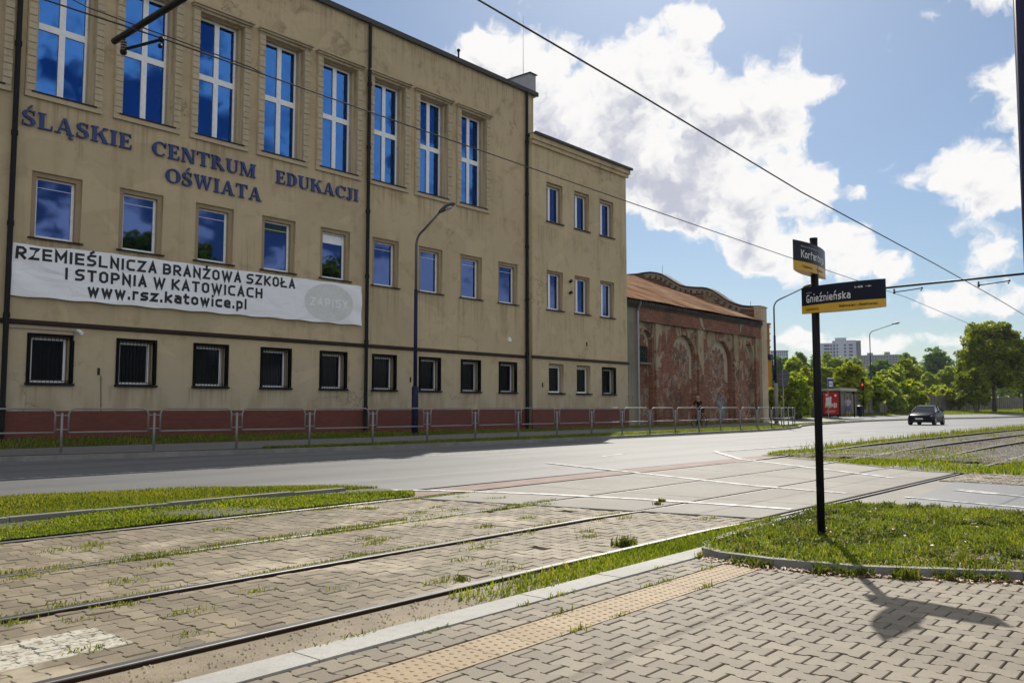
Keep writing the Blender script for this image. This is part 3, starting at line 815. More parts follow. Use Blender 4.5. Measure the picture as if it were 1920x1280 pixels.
V = []; F = []
for k in range(9000):
    xx = 18.6 + 30 * rng.random() ** 1.7; yy = 3.2 + rng.random() * 4.9; s_r = 0.014 + .022 * rng.random(); b = len(V); a = rng.random() * 6.28
    for q in range(5): V.append((xx + s_r * math.cos(a + q * 1.2566) * (.7 + .6 * rng.random()), yy + s_r * math.sin(a + q * 1.2566) * (.7 + .6 * rng.random()), .014))
    V.append((xx + rng.normal(0, .2) * s_r, yy, .034 + s_r * 1.1))
    F += [(b + q, b + (q + 1) % 5, b + 5) for q in range(5)]
def m_stone(N, b): N.put(b.inputs['Base Color'], N.mix(rnd(N), (0.10, 0.08, 0.055), (0.36, 0.31, 0.24))); b.inputs['Roughness'].default_value = .9
tag(link('ballast_stones', np_mesh('ballast_stones', V, F, mat('ballast_stone', m_stone))), kind='stuff')
# rails
RL = [('near rail of the near track, broad shiny head beside the sandy strip', 0, .026), ('second rail of the near track, brightest worn head', 1, .020),
      ('near rail of the far track with weeds along it', 2, .006), ('farthest rail, half buried along the grass island', 3, .012)]
rxs = np.concatenate([np.arange(-12, 24, 0.5), np.arange(24, 200, 4.0)])
for lab, i, zl in RL:
    y = RAILS[i]
    def rail_z(x): return np.interp(x, [-20, 7.0, 8.2, 15.5, 18, 25, 300], [zl, zl, 0.001, 0.002, 0.035, 0.115, 0.115])
    def rail_k(x): return np.interp(x, [7.0, 8.2, 15.5, 18], [0.85, 0.42, 0.42, 0.8])
    prof = [(-.030, -.008), (-.029, -.003), (-.024, 0.0), (.024, 0.0), (.029, -.003), (.030, -.008)]
    def sweep(pr):
        V = []; F = []; n = len(pr)
        for k, x in enumerate(rxs):
            for (a, b_) in pr: V.append((x, y + a * rail_k(x), rail_z(x) + b_))
        for k in range(len(rxs) - 1):
            for j in range(n):
                F.append((k * n + j, k * n + (j + 1) % n, (k + 1) * n + (j + 1) % n, (k + 1) * n + j))
        return MB().add(V, F)
    h = sweep(prof).build('tram_rail', M_steel)
    tag(h, 'steel tram rail, ' + lab, 'rail', 'tram rails')
    sweep([(-.0305, -.0085), (-.031, -.034), (-.010, -.042), (-.010, -.095), (-.055, -.112), (-.055, -.124), (.055, -.124), (.055, -.112), (.010, -.095), (.010, -.042), (.031, -.034), (.0305, -.0085)]).build('rail_web', M_rust, h)

# sleepers under the open tracks
slm = None
for trk, (ya, lab) in enumerate([(4.28, 'weathered concrete sleeper set in the ballast under the near open track'), (6.97, 'weathered concrete sleeper set in the ballast under the far open track')]):
    for k in range(60):
        x = 19.6 + k * 0.52 + trk * 0.2
        if slm is None:
            slm = MB().prism([(-.11, 0), (.11, 0), (.085, .075), (-.085, .075)], 'y', -0.98, 0.98).mesh('sleeper', M_sleeper)
        o = link('sleeper', slm, None, (x, ya, -0.016)); tag(o, lab, 'sleeper', 'sleepers under the %s open track' % ('near', 'far')[trk])


# ================================================================== GRASS
def in_poly(x, y, poly):
    c = np.zeros(len(x), bool); n = len(poly)
    for i in range(n):
        x0, y0 = poly[i]; x1, y1 = poly[(i + 1) % n]
        if y0 == y1: continue
        t = ((y0 > y) != (y1 > y)) & (x < (x1 - x0) * (y - y0) / (y1 - y0) + x0)
        c ^= t
    return c


def blades(name, m, x, y, z, h, wd, lean=0.5, label=None, kind='stuff', seg=True):
    """one blade per (x,y,z): bent strip of 5 vertices"""
    n = len(x); z = np.broadcast_to(z, n); h = np.broadcast_to(h, n)
    a = rng.random(n) * 6.283; ca, sa = np.cos(a), np.sin(a)
    la = rng.random(n) * lean * h; b = rng.random(n) * 6.283
    dx, dy = np.cos(b) * la, np.sin(b) * la
    V = np.empty((n, 5, 3), np.float32)
    V[:, 0] = np.stack([x - ca * wd, y - sa * wd, z], 1); V[:, 1] = np.stack([x + ca * wd, y + sa * wd, z], 1)
    mx, my, mz = x + dx * .35, y + dy * .35, z + h * .6
    V[:, 2] = np.stack([mx - ca * wd * .75, my - sa * wd * .75, mz], 1); V[:, 3] = np.stack([mx + ca * wd * .75, my + sa * wd * .75, mz], 1)
    V[:, 4] = np.stack([x + dx, y + dy, z + h * (1 - .35 * (la / np.maximum(h, 1e-4)) ** 2)], 1)
    base = (np.arange(n) * 5)[:, None]
    T = np.concatenate([base + np.array([[0, 1, 3]]), base + np.array([[0, 3, 2]]), base + np.array([[2, 3, 4]])])
    return tag(link(name, np_mesh(name, V.reshape(-1, 3), T, m)), kind=kind)


def lump(x, y, f=1.6, ph=0.0):
    return 0.5 + 0.25 * np.sin(x * f * 1.7 + ph + 1.3 * np.sin(y * f)) + 0.25 * np.sin(y * f * 2.3 + x * f * .8 + ph * 2)


def sprinkle(poly, n):
    p = np.array(poly); lo, hi = p.min(0), p.max(0)
    x = lo[0] + rng.random(n) * (hi[0] - lo[0]); y = lo[1] + rng.random(n) * (hi[1] - lo[1])
    k = in_poly(x, y, poly); return x[k], y[k]


x, y = sprinkle([p for p in BED], 170000); k = (x > 5.5) & (rng.random(len(x)) < 0.45 + 0.55 * lump(x, y, 2.2)); x, y = x[k], y[k]
h = (0.012 + 0.040 * rng.random(len(x))) * (0.4 + 1.1 * lump(x, y, 2.6, 1)); dry = rng.random(len(x)) < np.clip(1.5 * lump(x, y, 1.3, 5) - .75, .06, .75)
blades('bed_grass', M_grass, x[~dry], y[~dry], 0.095, h[~dry], 0.0030 + 0.003 * rng.random((~dry).sum()), 1.3)
blades('bed_thatch', M_thatch, x[dry], y[dry], 0.095, h[dry] * .7, 0.003 + 0.002 * rng.random(dry.sum()), 2.2)
cx, cy = sprinkle(BED, 900); nn = 34; x = np.repeat(cx, nn) + rng.normal(0, .028, len(cx) * nn); y = np.repeat(cy, nn) + rng.normal(0, .028, len(cx) * nn); k = in_poly(x, y, BED) & (x > 5.5); x, y = x[k], y[k]
blades('bed_clover', M_weed, x, y, 0.095, 0.02 + 0.05 * rng.random(len(x)), 0.005 + 0.004 * rng.random(len(x)), 1.6)
# left island, lush low part by the track and drier strip by the road
x, y = sprinkle([(-3, 12.0), (2, 11.7), (5, 11.2), (6.4, 10.5), (7.4, 9.5), (7.75, 8.9), (7.5, 8.98), (-3, 9.02)], 130000)
h = (0.018 + 0.05 * rng.random(len(x))) * (0.3 + 1.0 * lump(x, y, 1.9)); blades('island_grass', M_grass2, x, y, 0.015, h, 0.005 + 0.004 * rng.random(len(x)), 0.8)
x, y = sprinkle([(-3, 8.94), (7.0, 8.94), (7.8, 8.3), (7.35, 7.80), (-3, 7.80)], 75000); k = rng.random(len(x)) < np.clip(1.5 * lump(x, y, 1.7, 2) - .15, .05, 1); x, y = x[k], y[k]
h = (0.010 + 0.045 * rng.random(len(x))) * (0.3 + 1.1 * lump(x, y, 2.4, 3) ** 2); blades('island_grass_low', M_grass, x, y, 0.015, h, 0.006 + 0.006 * rng.random(len(x)), 1.2)
# strip along the platform edge
def band(x0, x1, y0, y1, n): return x0 + rng.random(n) * (x1 - x0), y0 + rng.random(n) * (y1 - y0)
x, y = band(3.6, 8.3, 3.14, 3.60, 26000); k = rng.random(len(x)) < np.interp(x, [3.6, 4.6, 5.2], [0.12, 0.5, 1]) * (0.4 + .6 * lump(x, y, 2.5)); x, y = x[k], y[k]
blades('track_edge_grass', M_grass, x, y, 0.0, 0.012 + 0.045 * rng.random(len(x)), 0.003 + 0.003 * rng.random(len(x)), 1.0)
# right island
IR = [(15.8, 3.3), (15.85, 4.2), (18.7, 8.3), (20, 8.5), (30, 8.9), (30, 8.0), (22.5, 7.75), (21.5, 5.0), (19, 3.3)]
x, y = sprinkle(IR, 60000); k = rng.random(len(x)) < np.clip(1.4 * lump(x, y, .9, 1) - .2, .1, 1); x, y = x[k], y[k]
blades('track_grass', M_grass, x, y, 0.012, (0.025 + 0.075 * rng.random(len(x))) * (.5 + .7 * lump(x, y, .8)), 0.007 + 0.007 * rng.random(len(x)), 0.8)
x, y = sprinkle([(15.8, 2.3), (15.8, 3.4), (60, 3.3), (60, 2.0)], 30000); blades('track_margin_grass', M_grass, x, y, 0.012, 0.03 + 0.08 * rng.random(len(x)), 0.010, 0.8)
x, y = sprinkle([(20, 8.1), (20, 8.5), (34, 9.05), (60, 9.35), (120, 9.35), (120, 8.2)], 26000); k = rng.random(len(x)) < 0.2 + .8 * lump(x, y, .7); x, y = x[k], y[k]
blades('roadside_weeds', M_grass2, x, y, 0.012, (0.05 + 0.22 * rng.random(len(x)) ** 2), 0.010, 0.7)
x, y = band(19, 70, 3.3, 8.1, 9000); k = rng.random(len(x)) < (lump(x, y, .6, 4) > .6) * .9; x, y = x[k], y[k]
blades('ballast_weeds', M_grass2, x, y, 0.04, 0.04 + 0.10 * rng.random(len(x)), 0.010, 0.8)
# far side of the road
n = 46000; x = 12 + rng.random(n) * 48; y = kerb_y(x) + 0.12 + rng.random(n) * np.maximum(np.interp(x, xs, pf) - kerb_y(x) - .12, 0.02)
blades('kerb_grass', M_grass, x, y, 0.10, 0.03 + 0.06 * rng.random(n), 0.010, 0.9)
n = 30000; x = -6 + rng.random(n) * 57; yb_ = np.interp(x, xs, pb); t = rng.random(n); y = yb_ + t * (22.2 - yb_)
blades('wall_grass', M_grass, x, y, 0.158 + t * (wall_z(x) - 0.158) * .9, 0.03 + 0.09 * rng.random(n), 0.010, 0.9)
n = 26000; x = 62 + rng.random(n) ** 1.3 * 130; yb_ = np.interp(x, xs, pb); t = rng.random(n); y = yb_ + t * (np.interp(x, [62, 165, 400], [25.7, 28.2, 34]) - yb_)
blades('bank_grass', M_grass, x, y, 0.3 + t * .12 + (x - 62) * .004 * t, 0.06 + 0.12 * rng.random(n), 0.022, 0.9)

# weeds in the joints of the track paving, along the rails
cx = []; cy = []
for yr in (6.30, 6.14, 4.99, 7.62):
    for k in range(26):
        xx = rng.random() * 8; nn = int(30 + 140 * rng.random())
        cx.append(rng.normal(xx, .14, nn)); cy.append(rng.normal(yr, .018, nn))
for k in range(60):
    nn = int(20 + 70 * rng.random()); cx.append(rng.normal(1 + rng.random() * 7, .07, nn)); cy.append(rng.normal(3.8 + rng.random() * 3.7, .035, nn))
for k in range(18):
    nn = int(10 + 26 * rng.random()); cx.append(rng.normal(1.7 + rng.random() * 3.8, .05, nn)); cy.append(rng.normal((3.13, 2.94, 2.69, 2.43)[k % 4], .012, nn))
x = np.concatenate(cx); y = np.concatenate(cy); k = (np.abs(y - 6.22) > .035) & (np.abs(y - 4.92) > .035); x, y = x[k], y[k]
z = np.where(y < 3.14, 0.055, -0.004)
blades('joint_weeds', M_grass2, x, y, z, 0.012 + 0.03 * rng.random(len(x)), 0.0025 + .002 * rng.random(len(x)), 1.3)
# bigger tufts and stalks
def tuft(name, x0, y0, z0, r, h, n, wd=0.005, m=M_weed):
    x = rng.normal(x0, r, n); y = rng.normal(y0, r, n)
    o = blades(name, m, x, y, np.full(n, z0), h * (0.4 + .6 * rng.random(n)), wd * (.6 + rng.random(n)), 1.1, kind=None); return o
for (a, b_, z0, r, h, n, lab) in [(5.85, 3.80, 0, .035, .10, 150, 'grass tuft growing at the near rail joint'), (4.05, 3.86, 0, .018, .035, 70, 'low brown weed tuft on the paving beside the near rail'),
                                  (8.5, 5.08, 0, .018, .06, 60, 'weed tuft on the slab edge beyond the second rail'), (8.8, 5.2, 0, .018, .06, 60, 'small leafy tuft right of its neighbour on the slab edge'),
                                  (5.62, 1.62, 0.05, .03, .10, 160, 'leafy weed at the foot of the bed kerb, right of the sign shadow'), (5.92, 0.92, 0.05, .03, .12, 160, 'leafy weed at the foot of the bed kerb near the right edge'),
                                  ]:
    tag(tuft('weed_tuft', a, b_, z0, r, h, n, 0.006), lab, 'weed')

nn = 2600; t = rng.random(nn) * 3.2; yy = 2.95 - t; cl = (lump(t * 3, t, 2.2, 2) > .45); yy = yy[cl]; xx = bed_front(yy) - .02 - np.abs(rng.normal(0, .035, len(yy)))
blades('kerb_weeds', M_weed, xx, yy, 0.055, 0.02 + .06 * rng.random(len(xx)), .004 + .004 * rng.random(len(xx)), 1.4)
# dry leaves blown against the bed kerb
V = []; F = []
for k in range(620):
    if k < 520:
        t = rng.random() * 3.0; yy = 2.9 - t * .98; xx = bed_front(yy) - 0.03 - abs(rng.normal(0, .055)); zz = 0.063
    elif k < 580: xx, yy, zz = 4.2 + rng.random() * 1.4, 3.13 + rng.random() * .1, 0.02
    else: xx, yy, zz = 5.8 + rng.random() * 3, 0.6 + rng.random() * 2.4, 0.15
    s = 0.010 + 0.018 * rng.random(); a = rng.random() * 6.283; b = len(V); e = 0.004 + .012 * rng.random()
    for (p, q, r_) in [(-1, 0, 0), (-.3, .55, 1), (.5, .5, .5), (1.1, 0, 1), (.4, -.55, .3), (-.4, -.45, .9)]:
        V.append((xx + s * (p * math.cos(a) - q * math.sin(a)), yy + s * (p * math.sin(a) + q * math.cos(a)), zz + e * r_))
    F.append((b, b + 1, b + 2, b + 3)); F.append((b, b + 3, b + 4, b + 5))
tag(link('fallen_leaves', np_mesh('fallen_leaves', V, F, M_fallen)), kind='stuff')
# crumbs and small stones on the sandy strip
V = []; F = []
for k in range(4200):
    xx, yy = -1 + rng.random() * 6.5, 3.14 + rng.random() * .46; s = 0.002 + .013 * rng.random() ** 4; b = len(V)
    for p in [(1, 0, 0), (-.6, .8, 0), (-.6, -.8, 0), (0, 0, 1.0)]: V.append((xx + s * p[0], yy + s * p[1], 0.002 + s * p[2]))
    F += [(b, b + 1, b + 3), (b + 1, b + 2, b + 3), (b + 2, b, b + 3)]
tag(link('gravel', np_mesh('gravel', V, F, M_sand)), kind='stuff')

# ================================================================== SCHOOL BUILDING
YF = 22.3; YWG = 22.0
school = thing('school_building', 'tan plastered school building with tall blue windows and red tiled plinth', 'building', (18, YF, 0))
def part(o, parent):
    """parent without moving (parents are unrotated empties)"""
    o.parent = parent; o.location = Vector(o.location) - parent.location; return o


DX = 2.157
tallX = [7.90 + DX * i for i in range(-2, 8)]
midX = [8.16 + DX * i for i in range(-2, 9)]
gndX = [8.23 + DX * i for i in range(-2, 9)]
holes = [rect(x + .21, x + 1.64, 8.80, 12.40) for x in tallX] + [rect(x, x + 1.2, 5.22, 6.86) for x in midX] + [rect(x, x + 1.04, 1.66, 2.87) for x in gndX]
part(plate('wall', M_plaster, rect(-6, 27.66, 0.0, 14.25), holes, YF, 0.5), school)
wingX = [28.16, 30.13, 32.09]
wh = [rect(x, x + 1.13, 8.87, 10.58) for x in wingX] + [rect(x, x + 1.13, 5.16, 6.82) for x in wingX] + [rect(x + .12, x + 1.14, 1.66, 2.9) for x in wingX]
part(plate('wing_wall', M_wing, rect(27.2, 34.3, 0.0, 12.3), wh, YWG, 0.5), school)
mb = MB(); mb.box(-6, 27.655, YF + .5, 36, 0, 14.2)
part(mb.build('rear_wall', M_plaster), school)
mb = MB(); mb.box(27.2, 27.66, YWG + .5, YF + .3, 0, 12.25); mb.box(27.67, 34.298, YWG + .5, 35, 0, 12.25)
part(mb.build('wing_side_wall', M_wing), school)
mb = MB(); mb.box(-6.1, 27.86, YF - .10, 36.2, 14.25, 14.33); mb.box(-6.1, 27.86, YF - .13, YF - .03, 14.19, 14.36)
part(mb.build('roof', M_roofm), school)
mb = MB(); mb.box(27.12, 34.52, YWG - .24, 35, 12.36, 12.42); mb.box(27.12, 34.54, YWG - .27, YWG - .2, 12.34, 12.45)
part(mb.build('wing_roof', M_roofm), school)
mb = MB(); mb.box(27.12, 34.40, YWG - .10, YWG - .001, 11.98, 12.14); mb.box(27.06, 34.46, YWG - .17, YWG - .001, 12.143, 12.36)
part(mb.build('cornice', M_wing), school)
# raised wall block at the end of the main roof
blk = MB().prism([(22.36, 14.2), (23.75, 14.2), (23.75, 15.16), (22.36, 15.16)], 'x', 27.5, 27.9).build('parapet_block', M_greyw); part(blk, school)
part(MB().box(27.45, 27.95, 22.3, 23.8, 15.163, 15.20).build('parapet_cap', M_roofm), school)
part(MB().tube([(27.72, 22.9, 15.2), (27.72, 22.9, 17.9)], [0.014, 0.006], 6).build('lightning_rod', M_galv), school)
part(MB().cyl((23.0, 22.2, 14.36), (23.0, 22.2, 14.62), .035, 8).ball((23.0, 22.2, 14.64), .07, 8, 6).build('roof_vent', M_dark), school)
# plinth, ledge
mb = MB(); mb.box(-6, 27.18, YF - .035, YF - .001, 0, 1.0); mb.box(27.165, 34.335, YWG - .035, YWG - .001, 0, 1.0); mb.box(34.301, 34.335, YWG, 30, 0, 1.0)
part(mb.build('plinth', M_plinth), school)
mb = MB(); mb.prism([(YF - .075, 3.09), (YF - .001, 3.07), (YF - .001, 3.2), (YF - .075, 3.14)], 'x', -6, 27.15)
mb.prism([(YWG - .075, 3.09), (YWG - .001, 3.07), (YWG - .001, 3.2), (YWG - .075, 3.14)], 'x', 27.14, 34.36)
part(mb.build('ledge', M_brown), school)

# --- window kinds (built at x = 0, front of the wall at y = 0)
def win_group(kind):
    """returns list of (name, mesh, parent_index)"""
    out = []
    if kind == 'tall':
        f = MB(); y0, y1 = .27, .35
        X0, X1, Z0, Z1 = .31, 1.55, 8.86, 12.36
        cxm = (X0 + X1) / 2; zt = 10.62; fw = .055; hm = .075
        f.box(X0, X0 + fw, y0, y1, Z0, Z1); f.box(X1 - fw, X1, y0, y1, Z0, Z1)
        f.box(X0 + fw, X1 - fw, y0, y1, Z0, Z0 + fw); f.box(X0 + fw, X1 - fw, y0, y1, Z1 - fw, Z1)
        f.box(X0 + fw, X1 - fw, y0 - .004, y1, zt - .085, zt + .085)
        f.box(cxm - hm, cxm + hm, y0 - .008, y1, Z0 + fw, zt - .085); f.box(cxm - hm, cxm + hm, y0 - .008, y1, zt + .085, Z1 - fw)
        f.box(cxm - .008, cxm + .008, y0 - .012, y0 - .008, Z0 + fw, Z1 - fw)
        out.append(('window', f.mesh('window', M_white), None))
        pn = MB()
        for (a, b_) in ((X0 + fw, cxm - hm), (cxm + hm, X1 - fw)):
            for (c, d) in ((Z0 + fw, zt - .085), (zt + .085, Z1 - fw)):
                pn.box(a, b_, y0 + .03, y0 + .05, c, d)
        out.append(('pane', pn.mesh('pane', M_glass_blue), 0))
        out.append(('sill', MB().prism([(-.05, 8.80), (.30, 8.83), (.30, 8.862), (-.09, 8.82), (-.09, 8.78), (-.05, 8.78)], 'x', .14, 1.71).mesh('sill', M_brown), 0))
        s = MB()
        # stepped reveal inside, keyed blocks outside, hood above, apron below
        s.box(.212, .31, .12, .45, 8.82, 12.39); s.box(1.55, 1.638, .12, .45, 8.82, 12.39); s.box(.31, 1.55, .12, .45, 12.362, 12.398)
        z = 8.80; k = 0
        while z < 12.46:
            z1 = min(z + .172, 12.47); e = .012 * (k % 2)
            s.box(.02 - e, .205, -.085 - e, -.001, z + .009, z1 - .009); s.box(1.645, 1.83 + e, -.085 - e, -.001, z + .009, z1 - .009); z = z1; k += 1
        s.box(.0, .208, -.068, -.001, 8.66, 12.47); s.box(1.642, 1.85, -.068, -.001, 8.66, 12.47)
        s.box(.208, 1.642, -.07, -.001, 8.66, 8.80); s.box(.208, 1.642, -.07, -.001, 12.40, 12.47)
        s.box(-.03, 1.88, -.15, -.001, 12.472, 12.53); s.box(-.06, 1.91, -.21, -.001, 12.532, 12.58)
        out.append(('surround', s.mesh('surround', M_plaster2), 0))
    if kind == 'mid':
        f = MB(); y0, y1 = .17, .24; X0, X1, Z0, Z1 = .13, 1.07, 5.24, 6.74; fw = .062
        f.box(X0, X0 + fw, y0, y1, Z0, Z1); f.box(X1 - fw, X1, y0, y1, Z0, Z1)
        f.box(X0 + fw, X1 - fw, y0, y1, Z0, Z0 + fw); f.box(X0 + fw, X1 - fw, y0, y1, Z1 - fw * .7, Z1)
        out.append(('window', f.mesh('window', M_white), None))
        out.append(('pane', MB().box(X0 + fw, X1 - fw, y0 + .03, y0 + .05, Z0 + fw, Z1 - fw * .7).mesh('pane', M_glass), 0))
        out.append(('blind_rail', MB().box(X0 + fw, X1 - fw, y0 + .022, y0 + .029, 6.50, 6.512).mesh('blind_rail', M_white), 0))
        out.append(('sill', MB().prism([(-.07, 5.18), (.20, 5.20), (.20, 5.238), (-.07, 5.215)], 'x', -.05, 1.25).mesh('sill', M_brown), 0))
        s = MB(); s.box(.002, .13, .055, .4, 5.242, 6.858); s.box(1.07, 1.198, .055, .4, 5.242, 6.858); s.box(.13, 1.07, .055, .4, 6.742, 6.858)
        out.append(('surround', s.mesh('surround', M_reveal_shaded), 0))
    if kind in ('barred', 'plain_low'):
        f = MB(); y0, y1 = .17, .24; X0, X1, Z0, Z1 = .10, .94, 1.70, 2.79; fw = .055
        f.box(X0, X0 + fw, y0, y1, Z0, Z1); f.box(X1 - fw, X1, y0, y1, Z0, Z1)
        f.box(X0 + fw, X1 - fw, y0, y1, Z0, Z0 + fw); f.box(X0 + fw, X1 - fw, y0, y1, Z1 - fw, Z1)
        out.append(('window', f.mesh('window', M_white), None))
        out.append(('pane', MB().box(X0 + fw, X1 - fw, y0 + .03, y0 + .05, Z0 + fw, Z1 - fw).mesh('pane', M_glass_dark), 0))
        out.append(('sill', MB().prism([(-.08, 1.62), (.20, 1.66), (.20, 1.698), (-.08, 1.675)], 'x', -.05, 1.09).mesh('sill', M_dark), 0))
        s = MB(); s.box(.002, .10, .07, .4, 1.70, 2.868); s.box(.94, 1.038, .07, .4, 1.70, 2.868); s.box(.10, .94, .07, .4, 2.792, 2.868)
        out.append(('surround', s.mesh('surround', M_reveal_shaded), 0))
        if kind == 'barred':
            g = MB(); g.box(-.025, .05, -.04, .06, 1.69, 2.885); g.box(.99, 1.065, -.04, .06, 1.69, 2.885); g.box(.05, .99, -.04, .06, 2.82, 2.885)
            out.append(('window_casing', g.mesh('window_casing', M_bar), 0))
            g = MB()
            for k in range(1, 10): g.box(.045 + .095 * k - .0035, .045 + .095 * k + .0035, -.02, -.008, 1.69, 2.82)
            for zz in (1.74, 2.78): g.box(.05, .99, -.008, .0, zz - .008, zz + .008)
            out.append(('grille', g.mesh('grille', M_bar), 0))
    if kind in ('w1', 'w2'):
        f = MB(); dz = 0 if kind == 'w2' else 3.73; y0, y1 = .2, .27; X0, X1, Z0, Z1 = .10, 1.03, 5.21 + dz, 6.72 + dz; fw = .055; c = .40
        f.box(X0, X0 + fw, y0, y1, Z0, Z1); f.box(X1 - fw, X1, y0, y1, Z0, Z1)
        f.box(X0 + fw, X1 - fw, y0, y1, Z0, Z0 + fw); f.box(X0 + fw, X1 - fw, y0, y1, Z1 - fw, Z1); f.box(c - .06, c + .06, y0 - .006, y1, Z0 + fw, Z1 - fw)
        out.append(('window', f.mesh('window', M_white), None))
        pn = MB().box(X0 + fw, c - .06, y0 + .03, y0 + .05, Z0 + fw, Z1 - fw); pn.box(c + .06, X1 - fw, y0 + .03, y0 + .05, Z0 + fw, Z1 - fw)
        out.append(('pane', pn.mesh('pane', M_glass), 0))
        out.append(('sill', MB().prism([(-.07, 5.12 + dz), (.2, 5.15 + dz), (.2, 5.208 + dz), (-.07, 5.165 + dz)], 'x', -.05, 1.18).mesh('sill', M_brown), 0))
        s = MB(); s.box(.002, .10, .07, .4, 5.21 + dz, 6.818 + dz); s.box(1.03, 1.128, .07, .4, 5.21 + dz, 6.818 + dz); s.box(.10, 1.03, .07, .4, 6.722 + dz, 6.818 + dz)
        out.append(('surround', s.mesh('surround', M_reveal_shaded), 0))
    return out


WK = {k: win_group(k) for k in ('tall', 'mid', 'barred', 'plain_low', 'w1', 'w2')}
def place_window(kind, x, y):
    root = None
    for nm, me, pi in WK[kind]:
        if root is None:
            root = link(nm, me, school, Vector((x, y, 0)) - school.location)
        else: link(nm, me, root)
    return root
for x in tallX: place_window('tall', x, YF)
for x in midX: place_window('mid', x, YF)
for x in gndX: place_window('barred', x, YF)
for i, x in enumerate(wingX):
    place_window('w1', x, YWG); place_window('w2', x, YWG)
    place_window('barred' if i == 2 else 'plain_low', x + .11, YWG)
# blue-green and white roller blinds in two middle windows
M_green = mat('blind_green', color=(0.012, 0.05, 0.05), rough=0.8)
part(MB().box(midX[5] + .2, midX[5] + 1.0, YF + .193, YF + .199, 6.42, 6.68).build('roller_blind', M_green), school)
part(MB().box(midX[6] + .2, midX[6] + 1.0, YF + .193, YF + .199, 6.40, 6.68).build('roller_blind', M_white), school)
# downpipes with sockets and clips
for (x, y, ztop) in ((7.69, YF - .11, 14.2), (18.65, YF - .11, 14.2), (27.11, YF - .10, 14.2)):
    p = MB().tube([(x, y, .2), (x, y, ztop)], .062, 10)
    for z in np.arange(1.0, ztop, 2.2): p.cyl((x, y, z), (x, y, z + .12), .078, 10); p.box(x - .015, x + .015, y, y + .12, z + .04, z + .07)
    part(p.build('downpipe', M_dark), school)
# small fittings
part(MB().prism([(26.0, 3.70), (26.16, 3.70), (26.16, 3.80), (26.08, 3.88), (26.0, 3.80)], 'y', YF - .06, YF - .001).build('wall_vent', M_white), school)
for z in (6.48, 5.98): part(MB().tube([(29.75, YWG - .001, z), (29.75, YWG - .13, z + .05)], [.05, .075], 10).build('wall_lamp', M_dark), school)
part(MB().box(7.75, 9.3, YF - .045, YF - .01, 2.985, 3.01).box(9.27, 9.30, YF - .045, YF - .01, 2.75, 2.985).build('conduit', M_galv), school)
part(MB().cyl((9.36, YF - .3, 2.93), (9.36, YF - .08, 3.0), .045, 10).box(9.33, 9.39, YF - .1, YF - .001, 2.97, 3.03).build('security_camera', M_white), school)
part(MB().tube([(10.0, YF - .01, .2), (10.02, YF - .012, 1.1), (9.99, YF - .012, 1.9)], .008, 5).build('cable', M_dark), school)
for (x, y, z) in ((9.93, YF, 2.0), (20.75, YF, 2.05), (27.85, YWG, 2.0), (31.0, YWG, 3.86)):
    part(MB().box(x - .03, x + .03, y - .02, y - .001, z - .09, z + .09).build('junction_box', M_brown), school)


